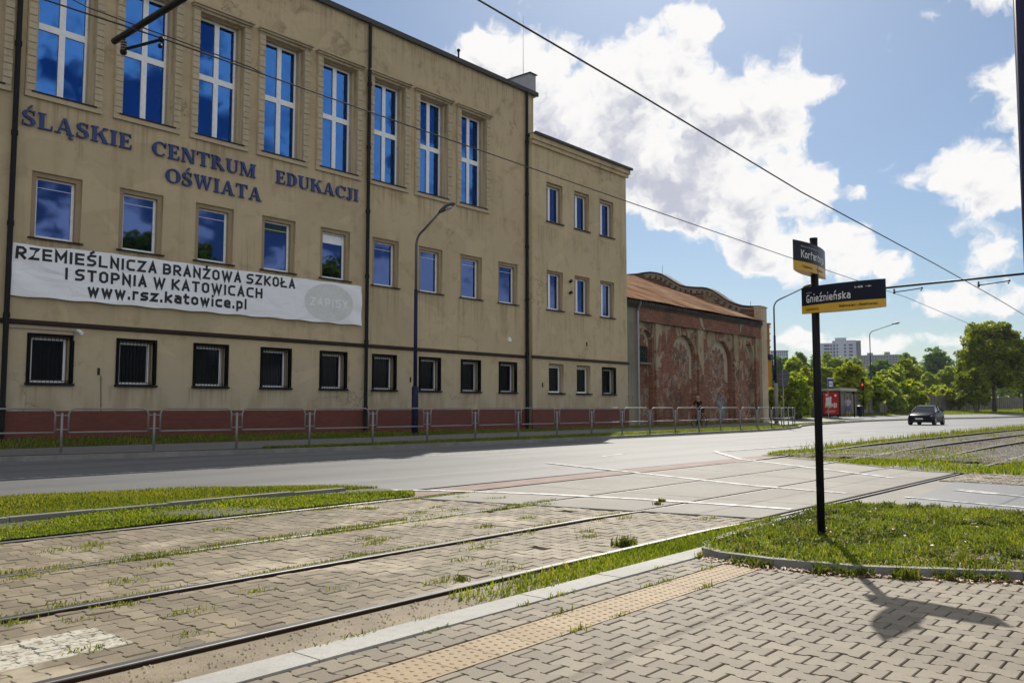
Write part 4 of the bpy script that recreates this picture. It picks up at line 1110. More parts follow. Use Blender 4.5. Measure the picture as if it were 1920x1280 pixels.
# --- wall lettering: serif capitals from strokes
def glyph(ch):
    """list of polygons, cap height 1; returns (polys, width)"""
    P = []; T = .21; t = .085; s = .075; e = .09
    def r(x0, z0, x1, z1): P.append([(x0, z0), (x1, z0), (x1, z1), (x0, z1)])
    def q(a, b, c, d): P.append([a, b, c, d])
    def stem(x, th=T, z0=0, z1=1, foot=True, head=True):
        r(x, z0, x + th, z1)
        if foot: r(x - e, z0, x + th + e, z0 + s)
        if head: r(x - e, z1 - s, x + th + e, z1)
    def arc(cx, cz, rx, rz, a0, a1, th, n=14):
        A = [R(a0 + (a1 - a0) * i / n) for i in range(n + 1)]
        for i in range(n):
            p = []
            for a, io in ((A[i], 0), (A[i + 1], 0), (A[i + 1], 1), (A[i], 1)):
                w_ = th(a) if callable(th) else th
                kx, kz = (rx, rz) if io == 0 else (rx - w_, rz - t)
                p.append((cx + kx * math.cos(a), cz + kz * math.sin(a)))
            P.append(p)
    thk = lambda a: t + (T - t + .03) * abs(math.cos(a)) ** 1.2
    base = {'Ś': 'S', 'Ą': 'A'}.get(ch, ch)
    if base == 'I': stem(e); wd = T + 2 * e
    elif base == 'L': stem(e); r(e + T, 0, .72, s); q((.62, s), (.72, s), (.72, .32), (.68, .32)); wd = .74
    elif base == 'E':
        stem(e); r(e + T, 0, .70, s); r(e + T, 1 - s, .66, 1); r(e + T, .47, .52, .47 + s)
        q((.6, s), (.70, s), (.72, .3), (.68, .3)); q((.56, 1 - s), (.66, 1 - s), (.66, .74), (.63, .74)); r(.49, .38, .53, .64); wd = .74
    elif base == 'N':
        stem(e, t); r(.72, 0, .72 + t, 1); r(.62, 1 - s, .9, 1); q((.06, 1), (.30, 1), (.72 + t, 0), (.6, 0)); wd = .90
    elif base == 'T':
        stem(.31, T, head=False); r(0, 1 - s, .83, 1); q((0, 1 - s), (.1, 1 - s), (.04, .7), (0, .7)); q((.73, 1 - s), (.83, 1 - s), (.83, .7), (.79, .7)); wd = .83
    elif base == 'R':
        stem(e); arc(e + T, .74, .33, .26, -90, 90, thk); q((e + T + .02, .5), (e + T + .24, .5), (.88, s), (.66, s)); r(.62, 0, .93, s); wd = .90
    elif base == 'U':
        r(.09, .3, .09 + T, 1); r(0, 1 - s, .39, 1); r(.70, .3, .70 + t, 1); r(.6, 1 - s, .88, 1); arc(.4375, .3, .3475, .3, 180, 360, lambda a: T if math.cos(a) < -.5 else (t if math.cos(a) > .5 else .13)); wd = .88
    elif base == 'M':
        stem(e, t); stem(.84, T); q((.05, 1), (.28, 1), (.60, 0), (.52, 0)); q((.52, 0), (.60, 0), (.94, 1), (.84, 1)); wd = 1.14
    elif base == 'D':
        stem(e); arc(e + T, .5, .5, .5, -90, 90, thk); wd = .82
    elif base == 'K':
        stem(e); q((e + T, .40), (e + T, .52), (.72, .96), (.82, .96)); r(.64, 1 - s, .92, 1); q((.42, .56), (.58, .68), (.90, s), (.66, s)); r(.62, 0, .97, s); wd = .94
    elif base == 'A':
        q((.10, 0), (.19, 0), (.50, 1), (.42, 1)); q((.42, 1), (.56, 1), (.90, 0), (.66, 0)); r(.24, .28, .66, .28 + s); r(0, 0, .29, s); r(.58, 0, .99, s); wd = .98
    elif base == 'C':
        arc(.46, .5, .46, .5, 42, 318, thk, 22); q((.74, .62), (.82, .62), (.84, .98), (.78, .98)); wd = .86
    elif base == 'O': arc(.48, .5, .48, .5, 0, 360, thk, 30); wd = .96
    elif base == 'J':
        r(.22, .18, .22 + T, 1); r(.12, 1 - s, .53, 1); arc(.2, .18, .23, .26, 180, 360, lambda a: T if math.cos(a) > .3 else .12); wd = .54
    elif base == 'W':
        q((.04, 1), (.27, 1), (.45, 0), (.37, 0)); q((.37, 0), (.45, 0), (.68, .98), (.60, .98)); q((.52, 1), (.75, 1), (.94, 0), (.86, 0)); q((.86, 0), (.94, 0), (1.20, 1), (1.11, 1))
        r(0, 1 - s, .36, 1); r(.5, 1 - s, .84, 1); r(1.02, 1 - s, 1.28, 1); wd = 1.28
    elif base == 'S':
        arc(.33, .735, .31, .265, 35, 270, lambda a: t + .12 * max(0, -math.cos(a)), 16); arc(.33, .265, .33, .265, -145, 90, lambda a: t + .12 * max(0, math.cos(a)), 16)
        q((.12, .52), (.20, .66), (.58, .48), (.50, .33)); q((.54, .68), (.59, .68), (.61, .98), (.56, .98)); q((.04, .32), (.09, .32), (.06, .02), (.01, .02)); wd = .68
    else: wd = .4
    if ch == 'Ś': q((.26, 1.08), (.36, 1.08), (.52, 1.30), (.38, 1.30))
    if ch == 'Ą': q((.80, 0), (.88, 0), (.80, -.16), (.70, -.14)); q((.70, -.14), (.80, -.16), (.95, -.20), (.92, -.26)); q((.70, -.14), (.92, -.26), (.84, -.28), (.72, -.24))
    return P, wd


def m_letter(N, b):
    N.put(b.inputs['Base Color'], N.mix(N.ramp(N.noise(obj_co(N), 6, 4), .3, .7), (0.008, 0.028, 0.14), (0.012, 0.042, 0.20))); b.inputs['Roughness'].default_value = 0.4
M_letter = mat('letter_blue', m_letter)
def wall_word(word, x0, x1, z0, hgt):
    gs = [glyph(c) for c in word]; gap = .11
    tot = sum(g[1] for g in gs) + gap * (len(gs) - 1); k = (x1 - x0) / tot; x = x0
    for c, (polys, wd) in zip(word, gs):
        mb = MB()
        for i, p in enumerate(polys):
            y1 = YF - .055 - .0006 * i
            mb.prism([(x + u * k, z0 + v * hgt) for u, v in p], 'y', y1, YF - .012)
        part(mb.build('wall_letter', M_letter), school); x += (wd + gap) * k
wall_word('ŚLĄSKIE', 7.86, 10.58, 7.92, .40)
wall_word('CENTRUM', 11.14, 14.35, 7.92, .40)
wall_word('EDUKACJI', 15.06, 18.28, 7.93, .40)
wall_word('OŚWIATA', 11.54, 14.57, 7.25, .40)

# ================================================================== BANNER
BX0, BX1 = 7.76, 18.42
def ban_y(x, z):
    u = (x - BX0) / (BX1 - BX0); v = (z - 3.75) / 1.3
    ed = np.exp(-((u - 0) / .10) ** 2) + np.exp(-((u - 1) / .08) ** 2)
    return 22.19 - 0.014 * np.sin(x * 2.1 + z * 1.7) * .6 - ed * 0.022 * np.sin((z * 2.2 + x * 1.4) * 3.2) - .012 * np.sin(x * 5.2) * np.clip(np.abs(v - .5) * 2 - .6, 0, 1)
def ban_edge(x):
    u = (x - BX0) / (BX1 - BX0)
    return 3.745 + .04 * u + .012 * np.sin(x * 6.0), 5.06 + .04 * u - .012 * np.abs(np.sin(x * 3.1)) - .06 * np.exp(-((u - .05) / .08) ** 2)
def m_vinyl(N, b):
    P = obj_co(N); b.inputs['Roughness'].default_value = 0.55; N.put(b.inputs['Base Color'], (0.93, 0.93, 0.94))
    bump(N, b, N.noise(N.scale(P, (0.9, 1, 2.2)), 1.0, 3, 0.5, 1.2), 0.5, 0.10)
M_banner = mat('banner_vinyl', m_vinyl)
nx, nz = 240, 30
V = []
for i in range(nx + 1):
    x = BX0 + (BX1 - BX0) * i / nx; zb, zt = ban_edge(x)
    for j in range(nz + 1):
        z = zb + (zt - zb) * j / nz; V.append((x, ban_y(x, z), z))
F = [(i * (nz + 1) + j, (i + 1) * (nz + 1) + j, (i + 1) * (nz + 1) + j + 1, i * (nz + 1) + j + 1) for i in range(nx) for j in range(nz)]
V2 = [(x, y + .012, z) for x, y, z in V]; nV = len(V)
ban = link('banner', np_mesh('banner', V + V2, F + [tuple(nV + k for k in reversed(f)) for f in F], M_banner, True))
tag(ban, 'long white school banner with black lettering hung under the middle windows', 'banner')
M_ink = mat('banner_ink', color=(0.010, 0.011, 0.014), rough=0.5)
M_disc = mat('banner_disc', color=(0.74, 0.73, 0.70), rough=0.5)
M_faint = mat('banner_faint', color=(0.90, 0.89, 0.88), rough=0.5)
def ban_text(body, x0, x1, z0, h, m, off=.007, t=.17):
    tot = sans_polys(body, t)[1]; k = (x1 - x0) / tot; xs_ = 0
    for word in body.split(' '):
        polys, wd = sans_polys(word, t); M3 = MB()
        for ly, pts in polys:
            P = []
            for p in pts:
                x = x0 + (xs_ + p.x) * k; z = z0 + p.y * h + .012 * (x - x0); P.append((x, float(ban_y(x, z)) - off - .0003 * ly, z))
            M3.add(P, [(0, 1, 2, 3)])
        M3.build('banner_word', m, ban); xs_ += wd + .20 + .34
ban_text('RZEMIEŚLNICZA BRANŻOWA SZKOŁA', 7.83, 15.78, 4.635, .30, M_ink, t=.2)
ban_text('I STOPNIA W KATOWICACH', 8.97, 14.62, 4.25, .30, M_ink, t=.2)
ban_text('www.rsz.katowice.pl', 9.53, 14.10, 3.89, .33, M_ink, t=.21)
ang = np.linspace(0, 2 * math.pi, 49)[:-1]
V = [(17.1, 4.43)] + [(17.1 + .97 * math.cos(t), 4.43 + .60 * math.sin(t)) for t in ang]
# dense disc so it follows the cloth
V = []; F = []
for j in range(9):
    for t in ang:
        rr = j / 8; x = 17.1 + .96 * rr * math.cos(t); z = 4.42 + .60 * rr * math.sin(t); V.append((x, float(ban_y(x, z)) - .006, z))
for j in range(8):
    for k in range(48): F.append((j * 48 + k, j * 48 + (k + 1) % 48, (j + 1) * 48 + (k + 1) % 48, (j + 1) * 48 + k))
link('banner_disc', np_mesh('banner_disc', V, F, M_disc, True), ban)
ban_text('ZAPISY', 16.34, 17.84, 4.27, .28, M_faint, .012, .2)

# ================================================================== OLD BRICK HALL
YB = 22.38
hall = thing('brick_hall', 'derelict red brick hall with blind arches and rusty sheet roof', 'building', (42, YB, 0))
def arch(cx, hw, z0, spring, rise, n=16):
    return [(cx - hw, z0), (cx + hw, z0)] + [(cx + hw * math.cos(t), spring + rise * math.sin(t)) for t in np.linspace(0, math.pi, n + 1)]
AR = [(36.55, .62, .3, 4.22, .68), (40.33, 1.23, .3, 3.72, 1.16), (44.5, 1.32, .3, 3.60, 1.23), (48.08, .68, .3, 4.16, .67)]
part(plate('wall', M_brickw, rect(35.3, 49.5, 0, 6.2), [arch(*a) for a in AR], YB, .30), hall)
for a in AR:
    part(plate('blind_arch', M_bricka, arch(a[0], a[1] + .03, a[2] - .02, a[3], a[4] + .03), [rect(36.08, 36.95, 3.28, 4.1)] if a[0] < 37 else [], YB + .24, .25), hall)
M_pale = mat('arch_plaster', m_plaster((0.47, 0.41, 0.29), 0.8))
for a in AR:   # remains of pale plaster along the inner edge of each niche
    mb = MB(); bw = a[1] * .30; th = np.linspace(0, math.pi, 25); zl = a[3] - (1.1 if a[1] > 1 else .2)
    path = [(a[0] + a[1] - .01, zl, 0)] + [(a[0] + a[1] * math.cos(t), a[3] + a[4] * math.sin(t), t) for t in th] + [(a[0] - a[1] + .01, zl, math.pi)]
    V = []; F = []
    for i, (x, z, t) in enumerate(path):
        wv = bw * (1 + .25 * math.sin(i * 1.7 + a[0])) * (.6 if i in (0, len(path) - 1) else 1)
        V += [(x, YB + .232, z), (x - math.cos(t) * wv, YB + .232, z - math.sin(t) * wv * 1.15)]
    F = [(2 * i, 2 * i + 1, 2 * i + 3, 2 * i + 2) for i in range(len(path) - 1)]
    part(mb.add(V, F).build('niche_plaster', M_pale), hall)
for a in AR:   # brick ring round each arch
    mb = MB(); th = np.linspace(0, math.pi, 19); w0 = .2 if a[1] > 1 else .16
    V = []; F = []
    for i in range(19):
        for d, yy in ((0, YB - .022), (w0, YB - .022), (w0, YB + .01), (0, YB + .01)): V.append((a[0] + (a[1] + d) * math.cos(th[i]), yy, a[3] + (a[4] + d) * math.sin(th[i])))
    for i in range(18):
        for k in range(4): F.append((i * 4 + k, i * 4 + (k + 1) % 4, (i + 1) * 4 + (k + 1) % 4, (i + 1) * 4 + k))
    part(mb.add(V, F).build('arch_ring', M_brickw), hall)
for (x0, x1) in ((37.32, 37.92), (41.72, 42.30), (46.0, 46.52), (48.86, 49.3)): part(MB().box(x0, x1, YB - .13, YB - .001, 0, 5.26).build('pilaster', M_brickp), hall)
mb = MB(); mb.box(35.72, 49.5, YB - .16, YB - .001, 5.40, 5.92); mb.box(35.72, 49.5, YB - .20, YB - .001, 5.262, 5.398)
part(mb.build('cornice', M_brickc), hall)
M_eave = mat('eave_dark', m_concrete((0.03, 0.026, 0.022), (0.075, 0.062, 0.05), 2))
mb = MB(); mb.box(34.5, 49.55, YB - .22, YB - .001, 5.922, 6.02); mb.box(34.5, 49.55, YB - .30, YB - .001, 6.022, 6.2)
x = 34.6
while x < 49.4: mb.box(x, x + .07, YB - .34, YB - .30, 6.06, 6.2); x += .17
part(mb.build('eaves', M_eave), hall)
part(MB().box(34.31, 35.70, YB - .05, YB + 6, 0, 5.92).build('corner_pier', M_oldgrey), hall)
g = MB()
for k in range(6): g.box(36.08 + .174 * k - .012, 36.08 + .174 * k + .012, YB + .15, YB + .19, 3.28, 4.1)
for z in (3.28, 3.55, 3.82, 4.09): g.box(36.08, 36.95, YB + .15, YB + .188, z - .014, z + .014)
wdw = part(g.build('window', M_eave), hall); 
pn = MB().box(36.08, 36.95, YB + .2, YB + .23, 3.28, 4.1).build('pane', mat('dusty_glass', color=(0.02, 0.028, 0.034), rough=0.25)); pn.parent = wdw
part(MB().box(36.0, 37.03, YB - .04, YB + .2, 3.2, 3.275).build('sill', M_kerb_old), hall)
# zinc drainpipe at the joint of the two buildings
dp = MB().tube([(35.45, YB - .42, 6.15), (35.55, YB - .2, 5.75), (35.55, YB - .2, .2)], .055, 10)
for z in (1.2, 3.1, 5.0): dp.cyl((35.55, YB - .2, z), (35.55, YB - .2, z + .07), .068, 10)
part(dp.build('downpipe', M_galv), hall)
# roof: corrugated sheet, ridge along X at Y = 31
nX = int((49.6 - 34.3) / .03); ys = np.linspace(YB - .42, 31.0, 7); V = []
for i in range(nX + 1):
    x = 34.3 + .03 * i
    for y in ys: V.append((x, y, 6.30 + (y - 22.0) * .4 + .018 * math.sin(x * 2 * math.pi / .18) + .02 * math.sin(x * 1.3 + y)))
F = [(i * 7 + j, (i + 1) * 7 + j, (i + 1) * 7 + j + 1, i * 7 + j + 1) for i in range(nX) for j in range(6)]
rf = part(link('roof', np_mesh('roof', V, F, M_rustroof, True)), hall)
mb = MB().add([(34.31, 31.0, 9.9), (49.6, 31.0, 9.9), (49.6, 40, 6.3), (34.31, 40, 6.3)], [(0, 1, 2, 3)]); part(mb.build('rear_roof', M_rustroof), hall)
# wavy gable at the far end
prof = [(22.2, 7.16), (22.55, 7.18), (23.0, 7.22), (23.45, 7.30), (23.8, 7.42), (24.2, 7.6), (24.6, 7.84), (25.0, 8.14), (25.42, 8.42), (25.75, 8.58), (26.1, 8.66), (26.5, 8.70), (26.9, 8.76), (27.3, 8.84), (27.67, 8.96), (28.05, 9.18),
        (28.44, 9.43), (28.8, 9.66), (29.11, 9.84), (29.5, 9.96), (29.92, 10.04), (30.4, 10.05), (30.95, 10.02)]
prof = prof + [(62 - y, z) for y, z in prof[::-1][1:]]
gb = MB().prism([(22.6, 0)] + [(max(y, 22.6), z) for y, z in prof] + [(39.7, 0)], 'x', 49.62, 50.2); part(gb.build('gable_wall', M_brickc), hall)
cp = MB()
for (a, b_) in zip(prof[:-1], prof[1:]):
    cp.prism([(a[0], a[1] + .003), (b_[0] - .002, b_[1] + .003), (b_[0] - .002, b_[1] + .09), (a[0], a[1] + .09)], 'x', 49.54, 50.28)
part(cp.build('gable_coping', M_eave), hall)
cf = MB()
for a, b_ in zip(prof[:22], prof[1:22]): cf.prism([(a[0], a[1] - .16), (b_[0], b_[1] - .16), (b_[0], b_[1] - .05), (a[0], a[1] - .05)], 'x', 49.52, 49.619)
for k, (a, b_) in enumerate(zip(prof[:22], prof[1:22])):
    if a[0] > 23: cf.box(49.53, 49.618, a[0] + .05, b_[0] - .08, a[1] - .32, a[1] - .10)
part(cf.build('gable_cornice', M_oldgrey), hall)
part(MB().box(49.51, 50.3, 22.15, 22.6, 0, 7.13).box(49.48, 50.33, 22.1, 22.65, 7.132, 7.2).build('end_pier', M_plaster2), hall)
part(MB().tube([(36, 30.9, 9.9), (36, 30.9, 10.55)], .012, 5).tube([(49.9, 29.2, 9.9), (49.9, 29.2, 10.5)], .012, 5).tube([(49.9, 23, 7.3), (49.9, 23, 7.6)], .012, 5).build('roof_spike', M_dark), hall)
part(MB().box(34.31, 49.6, YB + .42, 39.6, 0, 6.0).build('rear_wall', M_brickw), hall)
# chalky graffiti blotch inside the third arch
mb = MB(); ang = np.linspace(0, 6.283, 25)[:-1]
ang = np.linspace(0, 6.283, 61)[:-1]; gr = 1 + .16 * np.sin(3 * ang) + .10 * np.sin(7 * ang + 1) + rng.normal(0, .10, 60)
mb.add([(45.0 + .46 * gr[i] * math.cos(t) - .18 * math.sin(t), YB + .226, 1.05 + .75 * gr[i] * math.sin(t)) for i, t in enumerate(ang)], [tuple(range(60))])
part(mb.build('graffiti', mat('graffiti_paint', m_concrete((0.10, 0.10, 0.10), (0.30, 0.31, 0.31), 9))), hall)

# ================================================================== GUARD RAIL
rail = thing('guard_railing', 'long galvanised pedestrian railing of rounded frames beside the far kerb', 'railing', (20, 17.3, 0))
fx = np.linspace(1.0, 47.0, 1200); fy = np.interp(fx, FX, FY)
fy = np.convolve(np.pad(fy, 30, 'edge'), np.ones(61) / 61, 'valid')
s_ = np.concatenate([[0], np.cumsum(np.hypot(np.diff(fx), np.diff(fy)))])
SP = 1.86; s0 = np.interp(7.8, fx, s_) % SP
def fpt(s, z): return Vector((np.interp(s, s_, fx), np.interp(s, s_, fy), z))
M_frail = mat('railing_grey', color=(0.26, 0.26, 0.255), rough=0.5, metal=0.4)
s = s0
while s + SP < s_[-1] + SP:
    p = fpt(s, 0.1)
    po = MB().cyl(p, p + Vector((0, 0, .87)), .028, 8).cyl(p, p + Vector((0, 0, .012)), .07, 10)
    part(po.build('post', M_frail, None, True), rail)
    if s + SP <= s_[-1]:
        a, b_ = s + .13, s + SP - .13; zt, zb, rc = 1.06, .56, .11
        pts = [fpt(a, zb), fpt(a, zt - rc), fpt(a + rc * .3, zt - rc * .3), fpt(a + rc, zt)] + [fpt(a + (b_ - a) * f, zt) for f in (.3, .5, .7)] + [fpt(b_ - rc, zt), fpt(b_ - rc * .3, zt - rc * .3), fpt(b_, zt - rc), fpt(b_, zb)]
        fr = MB().tube(pts, .020, 8).tube([fpt(a, zb), fpt((a + b_) / 2, zb), fpt(b_, zb)], .018, 8)
        part(fr.build('frame', M_frail, None, True), rail)
        ck = MB()
        for z in (.62, .92):
            ck.cyl(fpt(s, z), fpt(a, z), .014, 6); ck.cyl(fpt(s + SP, z), fpt(b_, z), .014, 6)
        part(ck.build('bracket', M_frail), rail)
    s += SP

# ================================================================== STREET LAMPS
M_lamp = mat('lamp_paint', color=(0.018, 0.020, 0.055), rough=0.45, spec=0.15)
M_lampg = mat('lamp_grey', color=(0.10, 0.105, 0.115), rough=0.5)
M_lens = mat('lamp_lens', color=(0.5, 0.5, 0.48), rough=0.2)
def lamp(loc, top, arm, label, base_h=1.55, dx=0.0):
    t = thing('street_lamp', label, 'street lamp', loc, 0, 'lamps along the road')
    MB().tube([(0, 0, 0), (0, 0, base_h), (0, 0, base_h + .05)], [.115, .115, .07], 12).cyl((0, 0, 0), (0, 0, .05), .17, 12).build('base', M_lamp if base_h < 2 else mat('lamp_base_pale', m_concrete((0.2, 0.19, 0.17), (0.3, 0.29, 0.26), 2)), t, True)
    MB().tube([(0, 0, base_h), (0, 0, top * .66)], [.068, .062], 10).build('pole', M_lamp, t, True)
    d = Vector((dx, -1, 0)).normalized(); zt = top
    pts = [Vector((0, 0, top * .64)), Vector((0, 0, zt - 1.0))]
    for k in range(1, 7):
        an = math.pi / 2 * k / 6 * .78; rr = .5
        pts.append(Vector((0, 0, zt - 1.0)) + d * (rr * (1 - math.cos(an))) + Vector((0, 0, rr * math.sin(an))))
    e = pts[-1]; pts.append(d * arm + Vector((0, 0, zt)))
    MB().tube(pts, [.048, .046] + [.04] * 6 + [.032], 8).build('arm', M_lampg, t, True)
    # cobra-head lantern
    c = d * (arm + .27) + Vector((0, 0, zt + .07)); tl = math.atan2(zt - e.z, arm - (e - Vector((0, 0, e.z))).length)
    h = MB(); n = 10; sect = [(-.36, .045, .05), (-.24, .09, .085), (0, .135, .11), (.2, .14, .095), (.33, .10, .06), (.38, .03, .02)]
    V = []
    for (u, hw, hh) in sect:
        for k in range(n):
            a = 2 * math.pi * k / n; z = math.sin(a); V.append((hw * math.cos(a), u, hh * (z if z > 0 else z * .5)))
    F = [(i * n + k, i * n + (k + 1) % n, (i + 1) * n + (k + 1) % n, (i + 1) * n + k) for i in range(len(sect) - 1) for k in range(n)]
    F += [tuple(range(n))[::-1], tuple((len(sect) - 1) * n + k for k in range(n))]
    M = Matrix.Translation(c) @ Matrix.Rotation(math.atan2(d.x, -d.y) + math.pi, 4, 'Z') @ Matrix.Rotation(tl * .55, 4, 'X')
    h.add([tuple(M @ Vector(v)) for v in V], F); hd = h.build('lantern', M_lampg, t, True)
    l2 = MB().ball((0, 0, 0), (.1, .16, .05), 10, 6); l2.v = [tuple(M @ (Vector(v) + Vector((0, .1, -.05)))) for v in l2.v]; l2.build('lens', M_lens, hd, True)
    return t


lamp((19.9, 21.15, .2), 7.35, 1.15, 'dark blue street lamp in front of the tan school wall')
lamp((45.25, 19.5, .15), 7.35, 1.75, 'street lamp with pale lower post beside the end of the railing', 2.2)
lamp((86.5, 27.6, .4), 8.6, 2.2, 'distant street lamp rising above the bushes behind the concrete fence')

# ================================================================== STREET NAME SIGNS ON THEIR POST
M_navy = mat('sign_navy', color=(0.008, 0.010, 0.026), rough=0.35, spec=0.15)
M_yel = mat('sign_yellow', color=(0.62, 0.36, 0.012), rough=0.4)
M_wht = mat('sign_white', color=(0.72, 0.73, 0.72), rough=0.5)
M_pblk = mat('post_black', color=(0.010, 0.010, 0.012), rough=0.5, spec=0.15)
sg = thing('street_sign', 'black post with two navy and yellow street name plates on the grass bed', 'street sign', (6.775, 2.575, 0.1))
MB().tube([(0, 0, 0), (0, 0, 2.335)], .030, 16).build('post', M_pblk, sg, True)
MB().cyl((0, 0, 2.335), (0, 0, 2.35), .031, 16).build('cap', M_pblk, sg)
BUL = .050
def lens_plate(name, origin, ang, w, zb, zt, texts, band=.30):
    """lens-plan plate; local u along the plate, face normal = left-hand side"""
    U = Vector((math.cos(ang), math.sin(ang), 0)); Nn = Vector((math.sin(ang), -math.cos(ang), 0))
    def pos(u, z, off, side=1): return origin + U * u + Nn * (side * (BUL * (1 - (2 * u / w - 1) ** 2) + off)) + Vector((0, 0, z))
    zs = zb + (zt - zb) * band; n = 24
    objs = []
    for (nm, z0, z1, m) in (('plate', zs, zt, M_navy), ('stripe', zb, zs - .0005, M_yel)):
        V = []; F = []
        for side in (1, -1):
            us = np.linspace(0, w, n + 1)[::side]
            for u in us[:-1]: V += [tuple(pos(u, z0, .002, side)), tuple(pos(u, z1, .002, side))]
        m2 = len(V) // 2
        for i in range(m2):
            j = (i + 1) % m2; F.append((2 * i, 2 * j, 2 * j + 1, 2 * i + 1))
        F.append(tuple(2 * i for i in range(m2))); F.append(tuple(2 * i + 1 for i in reversed(range(m2))))
        objs.append(MB().add(V, F).build(nm if nm == 'stripe' else name, m, sg))
    objs[1].parent = objs[0]
    for (body, u0, v0, tw, th, m, bold) in texts:
        polys, wd = sans_polys(body, bold); k = tw * w / wd; M3 = MB()
        for ly, pts in polys: M3.add([tuple(pos(u0 * w + p.x * k, zb + (v0 + p.y * th) * (zt - zb), .0035 + .0002 * ly)) for p in pts], [(0, 1, 2, 3)])
        M3.build('lettering', m, objs[0])
    return objs[0]


lens_plate('name_plate', Vector((.015, .115, 0)), math.atan2(-.685, -.105), .693, 1.745, 1.958,
           [('Gnieźnieńska', .075, .40, .56, .29, M_wht, .155), ('ulica', .075, .745, .075, .06, mat('sign_greenish', color=(.30, .42, .28)), .16), ('1–88', .68, .745, .09, .07, M_wht, .2), ('→', .80, .75, .06, .07, M_wht, .18),
            ('Katowice', .07, .10, .17, .09, M_pblk, .17), ('Wełnowiec–Józefowiec', .50, .105, .42, .10, M_pblk, .18)])
lens_plate('name_plate', Vector((-.40, .012, 0)), math.atan2(.02, .73), .73, 2.055, 2.283,
           [('Korfantego', .14, .43, .66, .28, M_wht, .155), ('Aleja Wojciecha', .14, .80, .44, .06, mat('sign_grey', color=(.40, .42, .42)), .16), ('Katowice', .17, .10, .20, .085, M_pblk, .16), ('Koszutka', .50, .10, .22, .085, M_pblk, .16)])

# ================================================================== OVERHEAD LINE
M_wire = mat('wire_dark', color=(0.018, 0.018, 0.022), rough=0.5)
M_ins = mat('insulator', color=(0.16, 0.09, 0.06), rough=0.25)
def wire(label, pts, r=.0065):
    o = MB().tube(pts, r, 6).build('overhead_wire', M_wire); return tag(o, label, 'wire', 'tram overhead wires')
def interp_w(P, n=60):
    P = np.array(P); t = np.concatenate([[0], np.cumsum(np.linalg.norm(np.diff(P, axis=0), axis=1))]); q = np.linspace(0, t[-1], n)
    return [tuple(np.interp(q, t, P[:, k]) for k in range(3))][0] if False else list(zip(*[np.interp(q, t, P[:, k]) for k in range(3)]))
wire('upper contact wire over the near track, crossing the cloudy sky', [(-14, 4.3, 4.7), (0, 4.3, 4.32), (4.66, 4.3, 4.19), (6.94, 4.3, 4.10), (10.9, 4.3, 3.91), (17.2, 4.28, 3.76), (22.2, 4.25, 3.60), (26, 4.3, 3.50), (50, 4.3, 3.35), (130, 4.3, 3.4)], .0085)
wire('lower contact wire over the far track, crossing the school facade', [(-14, 6.6, 4.14), (2.45, 6.6, 4.09), (3.34, 6.6, 4.10), (5.6, 6.6, 4.07), (10.3, 6.6, 4.03), (16.1, 6.6, 3.99), (23.7, 6.6, 3.95), (31.3, 6.6, 3.72), (60, 6.6, 3.6), (130, 6.6, 3.7)], .0065)
wire('short strain wire sloping from the bracket tube to the contact wire', [(2.0, 6.85, 4.42), (2.86, 6.85, 4.26), (3.25, 6.83, 4.24), (3.5, 6.75, 4.20), (4.2, 6.62, 4.12), (4.3, 6.6, 4.09)], .005)
def bracket(loc, length, lab, ins, arm=((.05, -.25, -.10), (.12, -.62, -.06))):
    """cantilever tube running along -Y from its free end, with its registration arm and insulators"""
    t = thing('wire_bracket', lab, 'bracket', loc, 0, 'brackets carrying the overhead wires')
    MB().tube([(0, .02, 0), (0, -length, .10)], .027, 10).build('tube', M_dark, t, True)
    MB().tube([(0, -length, -loc[2]), (0, -length, .9)], [.10, .075], 12).build('pole', M_lamp, t, True)
    for (yy, dz) in ins:
        a = MB().tube([(0, yy, -.03), (0, yy, -.13)], .012, 6); 
        a.build('hanger', M_dark, t)
        k = MB()
        for q in range(4): k.cyl((0, yy, -.05 - .022 * q), (0, yy, -.062 - .022 * q), .026, 8)
        k.build('insulator', M_ins, t)
        (q1, q2) = arm; MB().tube([(0, yy, -.12), (q1[0], yy + q1[1], q1[2]), (q2[0], yy + q2[1], q2[2])], .013, 6).ball((0, yy, -.14), .03, 8, 6).ball((q2[0], yy + q2[1], q2[2]), .026, 8, 6).ball((q2[0], yy + q2[1] + .02, q2[2] - .05), .02, 8, 6).build('steady_arm', M_dark, t)
    return t


bracket((3.2, 7.1, 4.17), 7.0, 'dark bracket tube with insulators in front of the second tall window', [(-.16, 0)], ((.07, -.14, -.10), (.15, -.34, -.08)))
bracket((22.5, 7.1, 4.08), 5.8, 'thin bracket tube reaching in from the right edge beside the street name plate', [(-.55, 0), (-2.45, 0)])
# pole at the right edge
pl = thing('catenary_pole', 'dark blue overhead line pole cut off by the right edge of the picture', 'pole', (9.0, 1.385, 0.1))
MB().tube([(0, 0, 0), (0, 0, 1.5), (0, 0, 6.5)], [.12, .10, .085], 14).build('shaft', M_lamp, pl, True)
MB().cyl((0, 0, 0), (0, 0, .04), .2, 14).build('foot_plate', M_lamp, pl)

